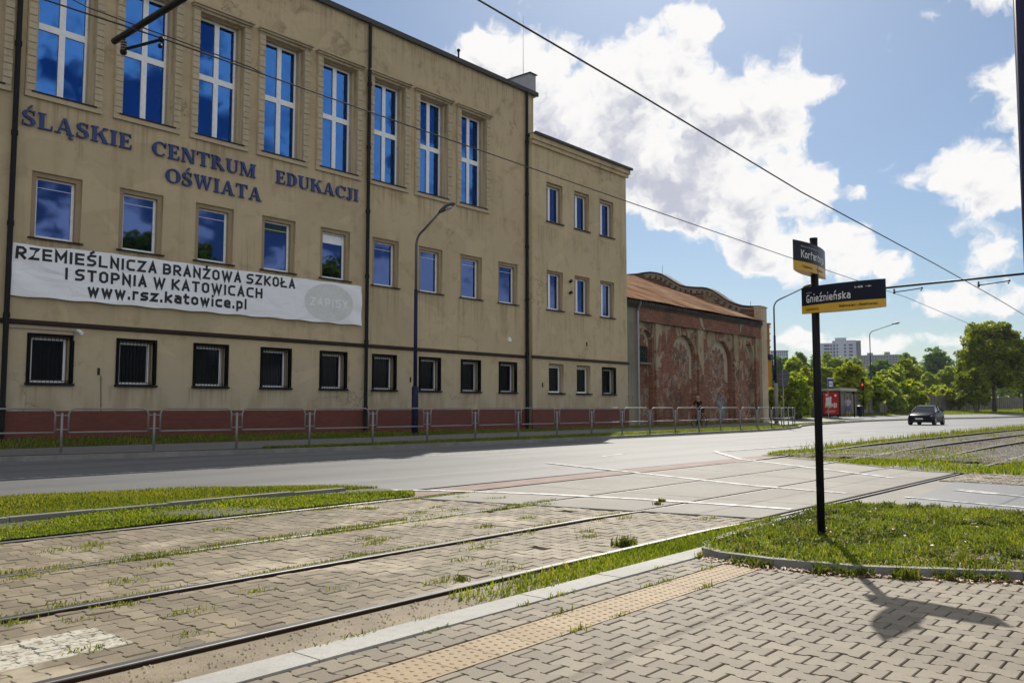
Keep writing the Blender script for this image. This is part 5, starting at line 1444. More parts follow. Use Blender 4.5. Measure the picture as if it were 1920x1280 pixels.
# ================================================================== CAR
U = .82
M_carp = mat('car_paint', color=(0.010, 0.012, 0.018), rough=0.28, spec=0.06)
M_carmat = mat('car_roof_paint', color=(0.010, 0.012, 0.018), rough=0.5, spec=0.04)
M_carg = mat('car_glass', color=(0.012, 0.016, 0.022), rough=0.06, spec=0.4)
M_tyre = mat('tyre', color=(0.012, 0.012, 0.012), rough=0.85)
M_rim = mat('rim', color=(0.30, 0.30, 0.31), rough=0.3, metal=0.9)
M_head = mat('headlight_glass', color=(0.75, 0.77, 0.78), rough=0.08)
def em(name, color, s):
    m = bpy.data.materials.new(name); m.use_nodes = True; b = m.node_tree.nodes['Principled BSDF']
    b.inputs['Base Color'].default_value = (*color, 1); b.inputs['Emission Color'].default_value = (*color, 1); b.inputs['Emission Strength'].default_value = s; return m
def car(loc, rz, label):
    t = thing('parked_car' if False else 'car', label, 'car', loc, rz)
    t.scale = (U, U, U)
    # stations: x (front negative), half width, sill z, belt z, crown z
    st = [(-2.16, .55, .34, .56, .60), (-2.10, .74, .24, .64, .68), (-1.9, .84, .20, .72, .77), (-1.45, .89, .19, .80, .87), (-.95, .90, .19, .87, .95), (-.2, .90, .19, .90, .96), (.7, .90, .19, .92, .97),
          (1.35, .89, .20, .94, 1.0), (1.85, .84, .24, .95, 1.02), (2.12, .74, .32, .90, .95), (2.2, .58, .42, .80, .84)]
    V = []; n = 10
    for (x, hw, zs, zb, zc) in st:
        V += [(x, -hw * .9, zs), (x, -hw, zs + .12), (x, -hw * 1.0, (zs + zb) / 2), (x, -hw * .96, zb), (x, -hw * .72, zc), (x, hw * .72, zc), (x, hw * .96, zb), (x, hw, (zs + zb) / 2), (x, hw, zs + .12), (x, hw * .9, zs)]
    F = [(i * n + k, i * n + (k + 1) % n, (i + 1) * n + (k + 1) % n, (i + 1) * n + k) for i in range(len(st) - 1) for k in range(n)]
    F += [tuple(range(n)), tuple((len(st) - 1) * n + k for k in reversed(range(n)))]
    MB().add(V, F).build('body', M_carp, t, True)
    # cabin: glass shell with painted roof and pillars
    cs = [(-.98, .66, .94, .95), (-.22, .60, .95, 1.38), (.25, .60, .95, 1.44), (.85, .59, .96, 1.42), (1.45, .54, .98, 1.24), (1.85, .56, 1.0, 1.03)]
    V = []
    for (x, hw, z0, z1) in cs: V += [(x, -.80, z0 - .02), (x, -hw, z1), (x, hw, z1), (x, .80, z0 - .02)]
    F = [(i * 4 + k, i * 4 + (k + 1) % 4, (i + 1) * 4 + (k + 1) % 4, (i + 1) * 4 + k) for i in range(len(cs) - 1) for k in range(4)]
    MB().add(V, F + [(0, 1, 2, 3), (20, 23, 22, 21)]).build('window_glass', M_carg, t)
    rf = MB(); V = []
    for (x, hw, z) in ((-.26, .61, 1.375), (.25, .62, 1.455), (.85, .61, 1.435), (1.42, .56, 1.26)): V += [(x, -hw, z - .03), (x, -hw * .8, z + .012), (x, hw * .8, z + .012), (x, hw, z - .03)]
    rf.add(V, [(i * 4 + k, i * 4 + k + 1, (i + 1) * 4 + k + 1, (i + 1) * 4 + k) for i in range(3) for k in range(3)])
    for sd_ in (-1, 1):
        rf.tube([(-.98, .79 * sd_, .95), (-.24, .61 * sd_, 1.37)], .035, 6); rf.tube([(.35, .79 * sd_, .95), (.4, .62 * sd_, 1.43)], .035, 6); rf.tube([(1.42, .57 * sd_, 1.24), (1.75, .78 * sd_, 1.0)], .05, 6)
    rf.build('roof', M_carmat, t)
    for (x, sd_) in ((-1.32, -1), (-1.32, 1), (1.32, -1), (1.32, 1)):
        wv = MB().tube([(x, sd_ * .70, .31), (x, sd_ * .92, .31)], .31, 20).build('wheel', M_tyre, t)
        r_ = MB()
        for k in range(5):
            a = 2 * math.pi * k / 5; r_.tube([(x, sd_ * .925, .31), (x + .2 * math.cos(a), sd_ * .925, .31 + .2 * math.sin(a))], .03, 5)
        r_.tube([(x + .21 * math.cos(a), sd_ * .922, .31 + .21 * math.sin(a)) for a in np.linspace(0, 6.283, 17)[:-1]], .018, 5, closed=True).build('rim', M_rim, wv)
    for sd_ in (-1, 1):
        MB().prism([(.40, .66), (.80, .74), (.84, .70), (.80, .60), (.46, .60)], 'x', -2.09, -1.80) if False else None
        hl = MB(); y0, y1 = .42 * sd_, .80 * sd_
        hl.add([(-2.135, y0, .60), (-2.02, y1, .66), (-1.86, y1 * 1.03, .74), (-2.06, y0, .685), (-2.0, y0, .60), (-1.85, y1 * .96, .66), (-1.75, y1 * .98, .74), (-1.95, y0, .685)],
               [(0, 1, 2, 3), (4, 7, 6, 5), (0, 4, 5, 1), (1, 5, 6, 2), (2, 6, 7, 3), (3, 7, 4, 0)]).build('headlight', M_head, t)
        MB().ball((-.72, sd_ * 1.0, 1.0), (.10, .12, .075), 10, 6).tube([(-.70, sd_ * .82, .96), (-.71, sd_ * .95, .98)], .025, 6).build('mirror', M_carp, t)
    MB().box(-2.19, -2.10, -.42, .42, .40, .56).box(-2.17, -2.05, -.62, .62, .25, .33).build('grille', M_tyre, t)
    MB().box(-2.205, -2.192, -.26, .26, .42, .53).build('number_plate', M_wht, t)
    return t


car((57.15, 15.0, 0.0), R(2), 'dark grey car driving towards the camera on the sunlit road')


# ================================================================== PEOPLE
M_skin = mat('skin', color=(0.42, 0.24, 0.16), rough=0.6)
def skin_mesh(verts, edges, name, m, root=0, sub=2):
    me = bpy.data.meshes.new('sk'); me.from_pydata([v[:3] for v in verts], edges, []); o = bpy.data.objects.new('sk', me); COL.objects.link(o)
    sk = o.modifiers.new('s', 'SKIN'); sk.use_smooth_shade = True
    lay = me.skin_vertices[0] if me.skin_vertices else None
    for v, d in zip(verts, lay.data): 
        r = v[3]; d.radius = r if isinstance(r, tuple) else (r, r)
    lay.data[root].use_root = True
    sb = o.modifiers.new('u', 'SUBSURF'); sb.levels = sub; sb.render_levels = sub
    dg = bpy.context.evaluated_depsgraph_get(); dg.update()
    r = bpy.data.meshes.new_from_object(o.evaluated_get(dg)); bpy.data.objects.remove(o); bpy.data.meshes.remove(me)
    r.name = name; r.materials.clear(); r.materials.append(m); r.shade_smooth(); return r


def skeleton(J):
    """J: joint positions (dict). Facing +X in local space. Returns verts, edges"""
    V = []; E = []; I = {}
    def add(n, r, par=None):
        I[n] = len(V); V.append((*J[n], r)); 
        if par: E.append((I[par], I[n]))
    add('pelvis', .125); add('waist', (.115, .10), 'pelvis'); add('chest', (.155, .115), 'waist'); add('neck0', .07, 'chest'); add('neck', .052, 'neck0'); add('head0', .075, 'neck'); add('head', .095, 'head0'); add('crown', .07, 'head')
    for s in 'lr':
        add('sh' + s, .062, 'neck0'); add('el' + s, .042, 'sh' + s); add('wr' + s, .029, 'el' + s); add('pa' + s, (.034, .020), 'wr' + s)
        h = Vector(J['pa' + s]); d = (h - Vector(J['wr' + s])).normalized(); sd_ = Vector((0, 0, 1)).cross(d)
        sd_ = sd_.normalized() if sd_.length > .1 else Vector((0, 1, 0))
        for k, (o_, L) in enumerate(((-.024, .06), (-.008, .072), (.008, .068), (.024, .055))):
            J['f%d%s' % (k, s)] = h + d * L * .55 + sd_ * o_ + Vector((0, 0, -.004)); J['g%d%s' % (k, s)] = h + d * L * .95 + sd_ * o_ + Vector((0, 0, -.022))
            add('f%d%s' % (k, s), .0095, 'pa' + s); add('g%d%s' % (k, s), .0085, 'f%d%s' % (k, s))
        J['t' + s] = h - d * .02 + sd_ * .045 + d * .03; add('t' + s, .010, 'pa' + s)
        add('hi' + s, .088, 'pelvis'); add('kn' + s, .058, 'hi' + s); add('an' + s, .038, 'kn' + s); add('to' + s, (.040, .028), 'an' + s)
    return V, E, I


def head_details(root, J, haircol, hair_name='hair', bald=False):
    h = Vector(J['head']); f = Vector(J.get('face', (1, 0, 0))).normalized(); s = Vector((0, 0, 1)).cross(f).normalized()
    fe = MB(); n0 = h + f * .098
    fe.ball(tuple(n0 + Vector((0, 0, -.012))), (.018, .018, .026), 8, 6)
    for sg_ in (-1, 1): fe.ball(tuple(h + s * sg_ * .098 + Vector((0, 0, -.01))), (.02, .014, .032), 8, 6)
    fe.build('face_feature', M_skin, root, True)
    ey = MB()
    for sg_ in (-1, 1): ey.ball(tuple(h + f * .090 + s * sg_ * .034 + Vector((0, 0, .018))), .012, 8, 6)
    ey.tube([tuple(h + f * .094 + s * .025 + Vector((0, 0, -.055))), tuple(h + f * .098 + Vector((0, 0, -.056))), tuple(h + f * .094 - s * .025 + Vector((0, 0, -.055)))], .005, 5)
    ey.build('eyes', M_dark, root)
    hr = MB(); hr.ball(tuple(h - f * .022 + Vector((0, 0, .045))), (.105, .105, .085), 14, 8)
    if not bald: hr.ball(tuple(h - f * .05 + Vector((0, 0, -.02))), (.08, .09, .10), 12, 8)
    hr.build(hair_name, haircol, root, True)


def cloth(V, E, I, names, grow, nm, m, root):
    ids = [I[n] for n in names]; mp = {i: k for k, i in enumerate(ids)}
    vs = []
    for i in ids:
        r = V[i][3]; r = tuple(q + grow for q in r) if isinstance(r, tuple) else r + grow
        vs.append((*V[i][:3], r))
    es = [(mp[a], mp[b_]) for a, b_ in E if a in mp and b_ in mp]
    return link(nm, skin_mesh(vs, es, nm, m), root)


M_black = mat('black_cloth', color=(0.010, 0.010, 0.012), rough=0.9)
M_hairg = mat('grey_hair', color=(0.33, 0.30, 0.27), rough=0.8)
M_hairb = mat('brown_hair', color=(0.05, 0.035, 0.025), rough=0.7)
def person(loc, rz, label, J, cloths, hair, bald=False, scale=U, group=None):
    t = thing('person', label, 'person', loc, rz, group); t.scale = (scale,) * 3
    V, E, I = skeleton(J)
    link('body', skin_mesh(V, E, 'body', M_skin), t)
    for (nm, names, grow, m) in cloths: cloth(V, E, I, names, grow, nm, m, t)
    sh = MB()
    for s in 'lr': 
        a, b_ = Vector(J['an' + s]), Vector(J['to' + s]); d = (b_ - a); d.z = 0; d.normalize()
        sh.tube([a + Vector((0, 0, -.03)) - d * .05, a + Vector((0, 0, -.035)) + d * .08, b_ + d * .05], [.05, .052, .035], 8)
    sh.build('shoes', M_tyre if hair is M_hairg else M_wht, t, True)
    head_details(t, J, hair, bald=bald)
    return t


TORSO = ['pelvis', 'waist', 'chest', 'neck0', 'shl', 'shr', 'ell', 'elr']
# cyclist in black, riding to the left of the picture (local +X = forward)
JC = dict(pelvis=(-.18, 0, 1.02), waist=(-.10, 0, 1.18), chest=(.02, 0, 1.38), neck0=(.09, 0, 1.50), neck=(.12, 0, 1.56), head0=(.15, 0, 1.63), head=(.17, 0, 1.69), crown=(.16, 0, 1.77),
          shl=(.09, .19, 1.46), ell=(.27, .25, 1.24), wrl=(.47, .25, 1.12), pal=(.54, .25, 1.10), shr=(.09, -.19, 1.46), elr=(.27, -.25, 1.24), wrr=(.47, -.25, 1.12), par=(.54, -.25, 1.10),
          hil=(-.15, .10, .98), knl=(.20, .11, .82), anl=(.05, .11, .42), tol=(.17, .12, .37), hir=(-.15, -.10, .98), knr=(.12, -.11, .62), anr=(-.02, -.11, .24), tor=(.10, -.12, .18))
CYC = (37.0, 19.75, .135); CR = R(178)
person(CYC, CR, 'cyclist in black clothes with grey hair riding past the brick hall', JC,
       [('shirt', TORSO, .014, M_black), ('trousers', ['pelvis', 'hil', 'knl', 'anl', 'hir', 'knr', 'anr'], .014, M_black)], M_hairg, True)
bk_ = thing('bicycle', 'dark bicycle ridden behind the railing by the cyclist in black', 'bicycle', CYC, CR); bk_.scale = (U,) * 3
for wx in (-.52, .56):
    wh_ = MB().tube([(wx + .33 * math.cos(a), 0, .34 + .33 * math.sin(a)) for a in np.linspace(0, 2 * math.pi, 29)[:-1]], .022, 6, closed=True).build('wheel', M_tyre, bk_)
    sp_ = MB()
    for k in range(12): a = k * math.pi / 6; sp_.tube([(wx, 0, .34), (wx + .31 * math.cos(a), 0, .34 + .31 * math.sin(a))], .003, 4)
    sp_.build('spokes', M_rim, wh_)
fm = MB()
for a, b_ in (((-.52, 0, .34), (-.02, 0, .30)), ((-.02, 0, .30), (.36, 0, .72)), ((-.20, 0, .80), (.38, 0, .80)), ((-.02, 0, .30), (-.22, 0, .88)), ((-.52, 0, .34), (-.20, 0, .78)), ((.34, 0, .92), (.40, 0, .70)), ((.40, 0, .70), (.56, 0, .34))): fm.tube([a, b_], .02, 6)
fm.build('frame', M_dark, bk_)
MB().tube([(.5, .27, 1.06), (.36, .1, 1.08), (.34, 0, 1.0), (.36, -.1, 1.08), (.5, -.27, 1.06)], .014, 6).tube([(.34, 0, .9), (.34, 0, 1.0)], .016, 6).build('handlebar', M_dark, bk_)
MB().ball((-.24, 0, .92), (.14, .08, .04), 10, 6).build('saddle', M_dark, bk_)
MB().tube([(-.02, -.11, .30), (-.02, .11, .30)], .012, 6).tube([(-.02, .1, .30), (.10, .1, .40)], .012, 5).tube([(-.02, -.1, .30), (-.02, -.1, .16)], .012, 5).box(.04, .16, .09, .16, .385, .405).box(-.06, .08, -.16, -.09, .15, .17).build('crank', M_dark, bk_)

# ================================================================== BUS STOP
SZ = .30
M_red = mat('poster_red', color=(0.42, 0.012, 0.018), rough=0.3)
M_cream = mat('poster_cream', color=(0.72, 0.66, 0.55), rough=0.4)
M_shr = mat('shelter_roof', color=(0.42, 0.43, 0.40), rough=0.4)
sh = thing('bus_shelter', 'dark framed bus shelter with pale roof and red advert panel', 'bus shelter', (67.2, 23.95, SZ), R(0))
# local axes: X along the road, Y away from it; seen from low X
mb = MB().box(-1.6, 1.9, -.75, .85, 2.02, 2.10).prism([(-.8, 2.10), (.9, 2.10), (.9, 2.13), (-.8, 2.22)], 'x', -1.65, 1.95); mb.build('roof', M_shr, sh)
for (x, y) in ((-1.5, .75), (1.8, .75), (1.8, -.6), (.2, .75)): MB().box(x - .04, x + .04, y - .04, y + .04, 0, 2.02).build('post', M_dark, sh)
M_pclear = mat('shelter_glass', m_glass((.6, .65, .62), .2, (0.02, 0.025, 0.022)))
MB().box(-1.45, .15, .74, .76, .25, 1.9).box(.25, 1.75, .74, .76, .25, 1.9).build('glass_panel', M_pclear, sh)
MB().box(-.9, 1.4, .35, .62, .40, .44).box(-.7, -.62, .4, .6, 0, .4).box(1.1, 1.18, .4, .6, 0, .4).build('bench', M_brown, sh)
ad = MB().box(-1.62, -1.48, -.72, .66, .12, 2.0).build('advert_case', M_dark, sh)
MB().box(-1.632, -1.622, -.62, .56, .22, 1.92).build('poster', M_red, ad)
lt = MB()
for k in range(7):
    y = -.42 + .13 * k; hh = .16 + .05 * math.sin(k * 2.1); lt.box(-1.637, -1.6325, y - .045, y + .045, .92 - hh, .92 + hh)
lt.box(-1.637, -1.6325, -.4, .3, .5, .53); lt.box(-1.637, -1.6325, -.3, .4, .40, .43)
for (y, z, r_) in ((-.38, 1.66, .10), (.3, 1.7, .08), (0, 1.5, .09)): lt.cyl((-1.637, y, z), (-1.633, y, z), r_, 12)
lt.build('poster_artwork', M_cream, ad)
bs = thing('bus_stop_sign', 'blue and white bus stop sign on a post left of the shelter', 'sign', (63.85, 23.5, SZ - .1))
MB().cyl((0, 0, 0), (0, 0, 3.0), .03, 10).build('post', M_galv, bs)
M_blue = mat('stop_blue', color=(0.012, 0.05, 0.36), rough=0.4)
MB().box(-.02, .02, -.44, .02, 2.25, 2.95).build('panel', M_blue, bs)
MB().box(-.024, -.021, -.38, -.10, 2.38, 2.80).build('bus_symbol', M_wht, bs); MB().box(-.026, -.0245, -.36, -.12, 2.56, 2.60).build('symbol_bar', M_pblk, bs)
MB().box(-.02, .02, -.44, .02, 2.96, 3.06).build('header', M_wht, bs); MB().box(-.02, .02, -.44, .02, 2.10, 2.245).build('number_strip', mat('stop_yellow', color=(0.55, 0.5, 0.05)), bs)
MB().box(-.03, .03, -.22, .16, 1.0, 1.6).build('timetable', M_wht, bs)
PJ = dict(pelvis=(0, 0, .96), waist=(.01, 0, 1.12), chest=(.02, 0, 1.34), neck0=(.01, 0, 1.48), neck=(.02, 0, 1.54), head0=(.03, 0, 1.61), head=(.04, 0, 1.67), crown=(.02, 0, 1.75),
          shl=(0, .18, 1.43), ell=(-.03, .24, 1.17), wrl=(.06, .24, .95), pal=(.08, .24, .88), shr=(0, -.18, 1.43), elr=(-.02, -.25, 1.17), wrr=(.12, -.2, 1.0), par=(.18, -.16, .98),
          hil=(0, .10, .92), knl=(.03, .11, .50), anl=(0, .11, .09), tol=(.13, .13, .04), hir=(0, -.10, .92), knr=(.01, -.10, .50), anr=(-.04, -.11, .09), tor=(.09, -.13, .04))
M_tee = mat('pale_top', color=(0.42, 0.36, 0.46), rough=0.9); M_short = mat('blue_shorts', color=(0.11, 0.12, 0.22), rough=0.9)
person((66.0, 22.8, SZ), R(200), 'person in pale top and blue shorts waiting by the shelter', PJ,
       [('shirt', TORSO, .022, M_tee), ('shorts', ['pelvis', 'hil', 'knl', 'hir', 'knr'], .03, M_short)], M_hairb, scale=U * 1.06)
PJ2 = {k: tuple(v) if not isinstance(v, Vector) else v for k, v in PJ.items() if k[0] not in 'fgt' or k in ('tol', 'tor', 'face')}
PJ2.update(pelvis=(0, 0, .50), waist=(.02, 0, .66), chest=(.04, 0, .88), neck0=(.05, 0, 1.02), neck=(.06, 0, 1.08), head0=(.07, 0, 1.15), head=(.08, 0, 1.21), crown=(.07, 0, 1.29), shl=(.04, .18, .97), shr=(.04, -.18, .97), ell=(.02, .24, .72), elr=(.02, -.24, .72),
           wrl=(.24, .16, .60), pal=(.31, .13, .60), wrr=(.24, -.16, .60), par=(.31, -.13, .60), hil=(.02, .10, .48), hir=(.02, -.10, .48), knl=(.44, .12, .46), knr=(.44, -.12, .46), anl=(.42, .12, .09), anr=(.46, -.12, .09), tol=(.55, .13, .04), tor=(.59, -.13, .04))
person((66.6, 24.4, SZ + .02), R(-95), 'person in dark clothes sitting on the shelter bench in shade', PJ2,
       [('shirt', TORSO, .02, M_black), ('trousers', ['pelvis', 'hil', 'knl', 'anl', 'hir', 'knr', 'anr'], .018, M_short)], M_hairb, scale=U)
bin_ = thing('litter_bin', 'dark litter bin beside the right end of the bus shelter', 'bin', (70.1, 23.3, SZ))
MB().tube([(0, 0, .08), (0, 0, .8)], [.20, .24], 14).build('body', M_dark, bin_); MB().tube([(0, 0, .8), (0, 0, .86), (0, 0, .92)], [.26, .26, .1], 14).build('lid', M_dark, bin_); MB().cyl((0, 0, 0), (0, 0, .09), .1, 10).build('foot', M_dark, bin_)

# traffic light showing red, in front of the bushes
tl = thing('traffic_light', 'black traffic light showing red in front of the bushes', 'traffic light', (71.9, 23.6, .3)); tl.scale = (.85, .62, 1)
MB().cyl((0, 0, 0), (0, 0, 2.2), .05, 10).build('post', M_dark, tl)
MB().box(-.12, .12, -.14, .14, 2.15, 3.05).build('housing', M_pblk, tl)
MB().box(-.03, .0, -.20, .20, 2.1, 3.1).build('backing_board', M_pblk, tl)
for z, m in ((2.88, None), (2.60, em('signal_red', (1.0, .035, .02), 1.2)), (2.32, None)):
    MB().cyl((-.122, 0, z), (-.14, 0, z), .11, 16).build('signal_lens', m or M_tyre, tl)
    v = MB().tube([(-.14, .12 * math.cos(a), z + .12 * math.sin(a)) for a in np.linspace(0, math.pi, 9)], .012, 5); v.build('visor', M_pblk, tl)

# round road sign seen from behind at the end of the railing
rs = thing('road_sign', 'grey backs of two stacked road signs beside the lamp at the railing end', 'road sign', (46.1, 19.45, .12))
MB().cyl((0, 0, 0), (0, 0, 3.05), .035, 10).build('post', M_galv, rs)
M_sback = mat('sign_back', color=(0.12, 0.125, 0.14), rough=0.55)
ang8 = [math.pi / 8 + k * math.pi / 4 for k in range(8)]
MB().prism([(.42 * math.cos(a), 2.65 + .42 * math.sin(a)) for a in ang8], 'x', -.02, .0).build('plate', M_sback, rs)
MB().prism([(-.27, 2.1), (.27, 2.1), (.27, 2.28), (-.27, 2.28)], 'x', -.02, .0).build('plate', M_sback, rs)
MB().box(-.05, -.021, -.3, .3, 2.76, 2.80).box(-.05, -.021, -.3, .3, 2.5, 2.54).build('bracket', M_galv, rs)

# ================================================================== CONCRETE FENCE
fence = thing('concrete_fence', 'weathered grey concrete panel fence behind the bus shelter and trees', 'fence', (66, 25.7, .3))
FA, FB = Vector((66, 25.7, 0)), Vector((196, 29.3, 0)); fd = (FB - FA).normalized(); fn = Vector((-fd.y, fd.x, 0))
n = int((FB - FA).length / 1.65); pan_me = None
for k in range(n):
    z0 = .36 + k * .006; P = Vector((0, 0, 0)) + fd * (k * 1.65)
    def loc(u, v, z): return tuple(P + fd * u + fn * v + Vector((0, 0, z + z0 - .3)))
    hgt = 1.82 + .05 * math.sin(k * 1.7)
    q = MB(); u0, u1 = .08, 1.57
    vs = [loc(u0, -.02, -.2), loc(u1, -.02, -.2), loc(u1, .05, -.2), loc(u0, .05, -.2), loc(u0, -.02, hgt), loc(u1, -.02, hgt), loc(u1, .05, hgt), loc(u0, .05, hgt)]
    q.add(vs, [(0, 3, 2, 1), (4, 5, 6, 7), (0, 1, 5, 4), (1, 2, 6, 5), (2, 3, 7, 6), (3, 0, 4, 7)])
    if k < 60: q.build('panel', M_post, fence)
    else: pass
    q2 = MB(); vs = [loc(-.09, -.09, -.2), loc(.09, -.09, -.2), loc(.09, .09, -.2), loc(-.09, .09, -.2), loc(-.09, -.09, hgt + .1), loc(.09, -.09, hgt + .1), loc(.09, .09, hgt + .1), loc(-.09, .09, hgt + .1)]
    q2.add(vs, [(0, 3, 2, 1), (4, 5, 6, 7), (0, 1, 5, 4), (1, 2, 6, 5), (2, 3, 7, 6), (3, 0, 4, 7)])
    if k < 60: q2.build('post', M_post, fence)
    if k >= 60:
        if k == 60: rest = MB()
        rest.add(q.v, q.f); rest.add(q2.v, q2.f)
tag(rest.build('panel', M_post, fence), kind='stuff')

# ================================================================== TREES AND BUSHES
def crown_mesh(name, blobs, n, leaf, m, sub=26, spread=.30, flat=.6):
    """leaf-sized quads gathered in clumps through the volume of the given ellipsoids"""
    vol = np.array([b[3] * b[4] * b[5] for b in blobs]) ** .67; vol /= vol.sum(); pts = []
    for b, wgt in zip(blobs, vol):
        c = np.array(b[:3]); r = np.array(b[3:6]); k = max(3, int(sub * (0.5 + wgt * len(blobs) * .5)))
        d = rng.normal(size=(k, 3)); d /= np.linalg.norm(d, axis=1)[:, None]; d[:, 2] = np.where(d[:, 2] < -.55, -d[:, 2] * .5, d[:, 2])
        cen = c + d * r * (0.45 + .5 * rng.random((k, 1)) ** .6)
        nn = int(n * wgt); pick = rng.integers(0, k, nn); wid = spread * r.mean() * (.6 + .8 * rng.random(k))
        e = rng.normal(size=(nn, 3)); e /= np.linalg.norm(e, axis=1)[:, None]
        p = cen[pick] + e * (rng.random((nn, 1)) ** .45) * wid[pick][:, None] * np.array([1, 1, .75]); pts.append(p)
    p = np.concatenate(pts); N = len(p)
    a = rng.normal(size=(N, 3)); a[:, 2] *= flat; a /= np.linalg.norm(a, axis=1)[:, None]
    b_ = np.cross(a, rng.normal(size=(N, 3))); b_ /= np.linalg.norm(b_, axis=1)[:, None]
    s = leaf * (.55 + .9 * rng.random((N, 1)))
    V = np.stack([p - a * s, p + b_ * s * .5, p + a * s, p - b_ * s * .5], 1).reshape(-1, 3)
    F = np.arange(N * 4).reshape(-1, 4)
    return np_mesh(name, V, F, m)


LEAF = {
    'sun': mat('leaf_sunny', m_leaf([(0.149, 0.201, 0.021), (0.270, 0.322, 0.030), (0.414, 0.391, 0.057)], 0.6)),
    'mid': mat('leaf_mid', m_leaf([(0.127, 0.195, 0.027), (0.244, 0.321, 0.039), (0.429, 0.458, 0.078)], 0.6)),
    'dark': mat('leaf_dark', m_leaf([(0.048, 0.088, 0.032), (0.088, 0.144, 0.045), (0.160, 0.224, 0.064)], 0.5)),
    'blue': mat('leaf_bluish', m_leaf([(0.082, 0.154, 0.082), (0.134, 0.226, 0.100), (0.198, 0.288, 0.118)], 0.5)),
    'tree': mat('leaf_tree', m_leaf([(0.081, 0.125, 0.018), (0.188, 0.244, 0.027), (0.375, 0.350, 0.062)], 0.6)),
    'pale': mat('leaf_pale', m_leaf([(0.171, 0.233, 0.078), (0.279, 0.350, 0.116), (0.420, 0.451, 0.171)], 0.6)),
}
C0, S0 = math.cos(R(40.33)), math.sin(R(40.33))
def polar(px, depth):
    """plan position for a bearing (photo column) and a distance along the view axis"""
    l = (px - 960) / 1614 * depth; return C0 * depth + S0 * l, S0 * depth - C0 * l
def hz(py, depth): return 1.1 + (767 - py) / 1614 * depth


def tree(name, label, cat, px, depth, ytop, ybase, wpx, n, leaf, lm, group=None, trunk=True, blobs=None, z0=None):
    x, y = polar(px, depth); k = depth / 1614; zt = hz(ytop, depth); zb = z0 if z0 is not None else hz(ybase, depth); W_ = wpx * k / 2; H = zt - zb
    t = thing(name, label, cat, (x, y, zb), 0, group)
    if blobs is None:
        blobs = []; kk = 9 if trunk else 7
        for q in range(kk):
            a = q * 2.4 + rng.random(); rr = W_ * (.15 + .5 * rng.random())
            zz = H * ((.38 + .42 * rng.random()) if trunk else (.2 + .5 * rng.random()))
            blobs.append((rr * math.cos(a), rr * math.sin(a), zz, W_ * (.42 + .14 * rng.random()), W_ * (.42 + .14 * rng.random()), H * (.20 + .08 * rng.random())))
        blobs.append((0, 0, H * .78, W_ * .5, W_ * .5, H * .2))
        blobs.append((0, 0, H * .5, W_ * .72, W_ * .72, H * .28))
    else:
        blobs = [(b[0] * W_, b[1] * W_, b[2] * H, b[3] * W_, b[4] * W_, b[5] * H) for b in blobs]
    link('crown', crown_mesh('crown', blobs, n, leaf, lm), t)
    if trunk:
        tr = MB(); r0 = max(.12, H * .022)
        tr.tube([(0, 0, -.3), (.05 * H * .1, 0, H * .2), (0, .03 * H * .2, H * .45), (.02 * H, 0, H * .72)], [r0 * 1.15, r0 * .85, r0 * .6, r0 * .2], 9)
        for q in range(7):
            a = q * 2.4; b = blobs[q % len(blobs)]; z1 = H * (.22 + .05 * q)
            tr.tube([(0, 0, z1), (b[0] * .5, b[1] * .5, (z1 + b[2]) / 2 + .05 * H), (b[0] * .95, b[1] * .95, b[2] + .04 * H)], [r0 * .45, r0 * .28, r0 * .08], 6)
        tr.build('trunk', M_bark, t, True)
    else:
        st = MB()
        for q in range(6):
            a = q * 1.05; st.tube([(.15 * math.cos(a), .15 * math.sin(a), -.2), (W_ * .4 * math.cos(a), W_ * .4 * math.sin(a), H * .6)], [.04, .012], 5)
        st.build('stem', M_bark, t)
    return t


# street trees in front of the fence at the right edge
tree('street_tree', 'tall broad green street tree with dark trunk before the concrete fence', 'tree', 1862, 106, 606, 776, 196, 27000, .24, LEAF['tree'],
     blobs=[(-.15, 0, .84, .5, .5, .15), (.25, .1, .80, .45, .5, .16), (-.5, 0, .66, .42, .5, .17), (.1, -.2, .62, .5, .5, .2), (.62, .1, .62, .4, .5, .2), (-.62, .1, .44, .36, .45, .14), (.5, 0, .42, .45, .5, .14), (-.35, -.2, .34, .4, .45, .13), (.85, .1, .5, .3, .4, .16), (0, .2, .46, .5, .5, .16)], z0=.55)
tree('street_tree', 'shorter dark street tree with thin trunk cut off at the right edge', 'tree', 1918, 120, 668, 775, 80, 8000, .24, LEAF['mid'], z0=.6)
tree('bush', 'bush with reddish-tinged leaves under the left side of the tall street tree', 'bush', 1828, 100, 688, 776, 72, 5200, .2, LEAF['tree'], trunk=False, z0=.55)
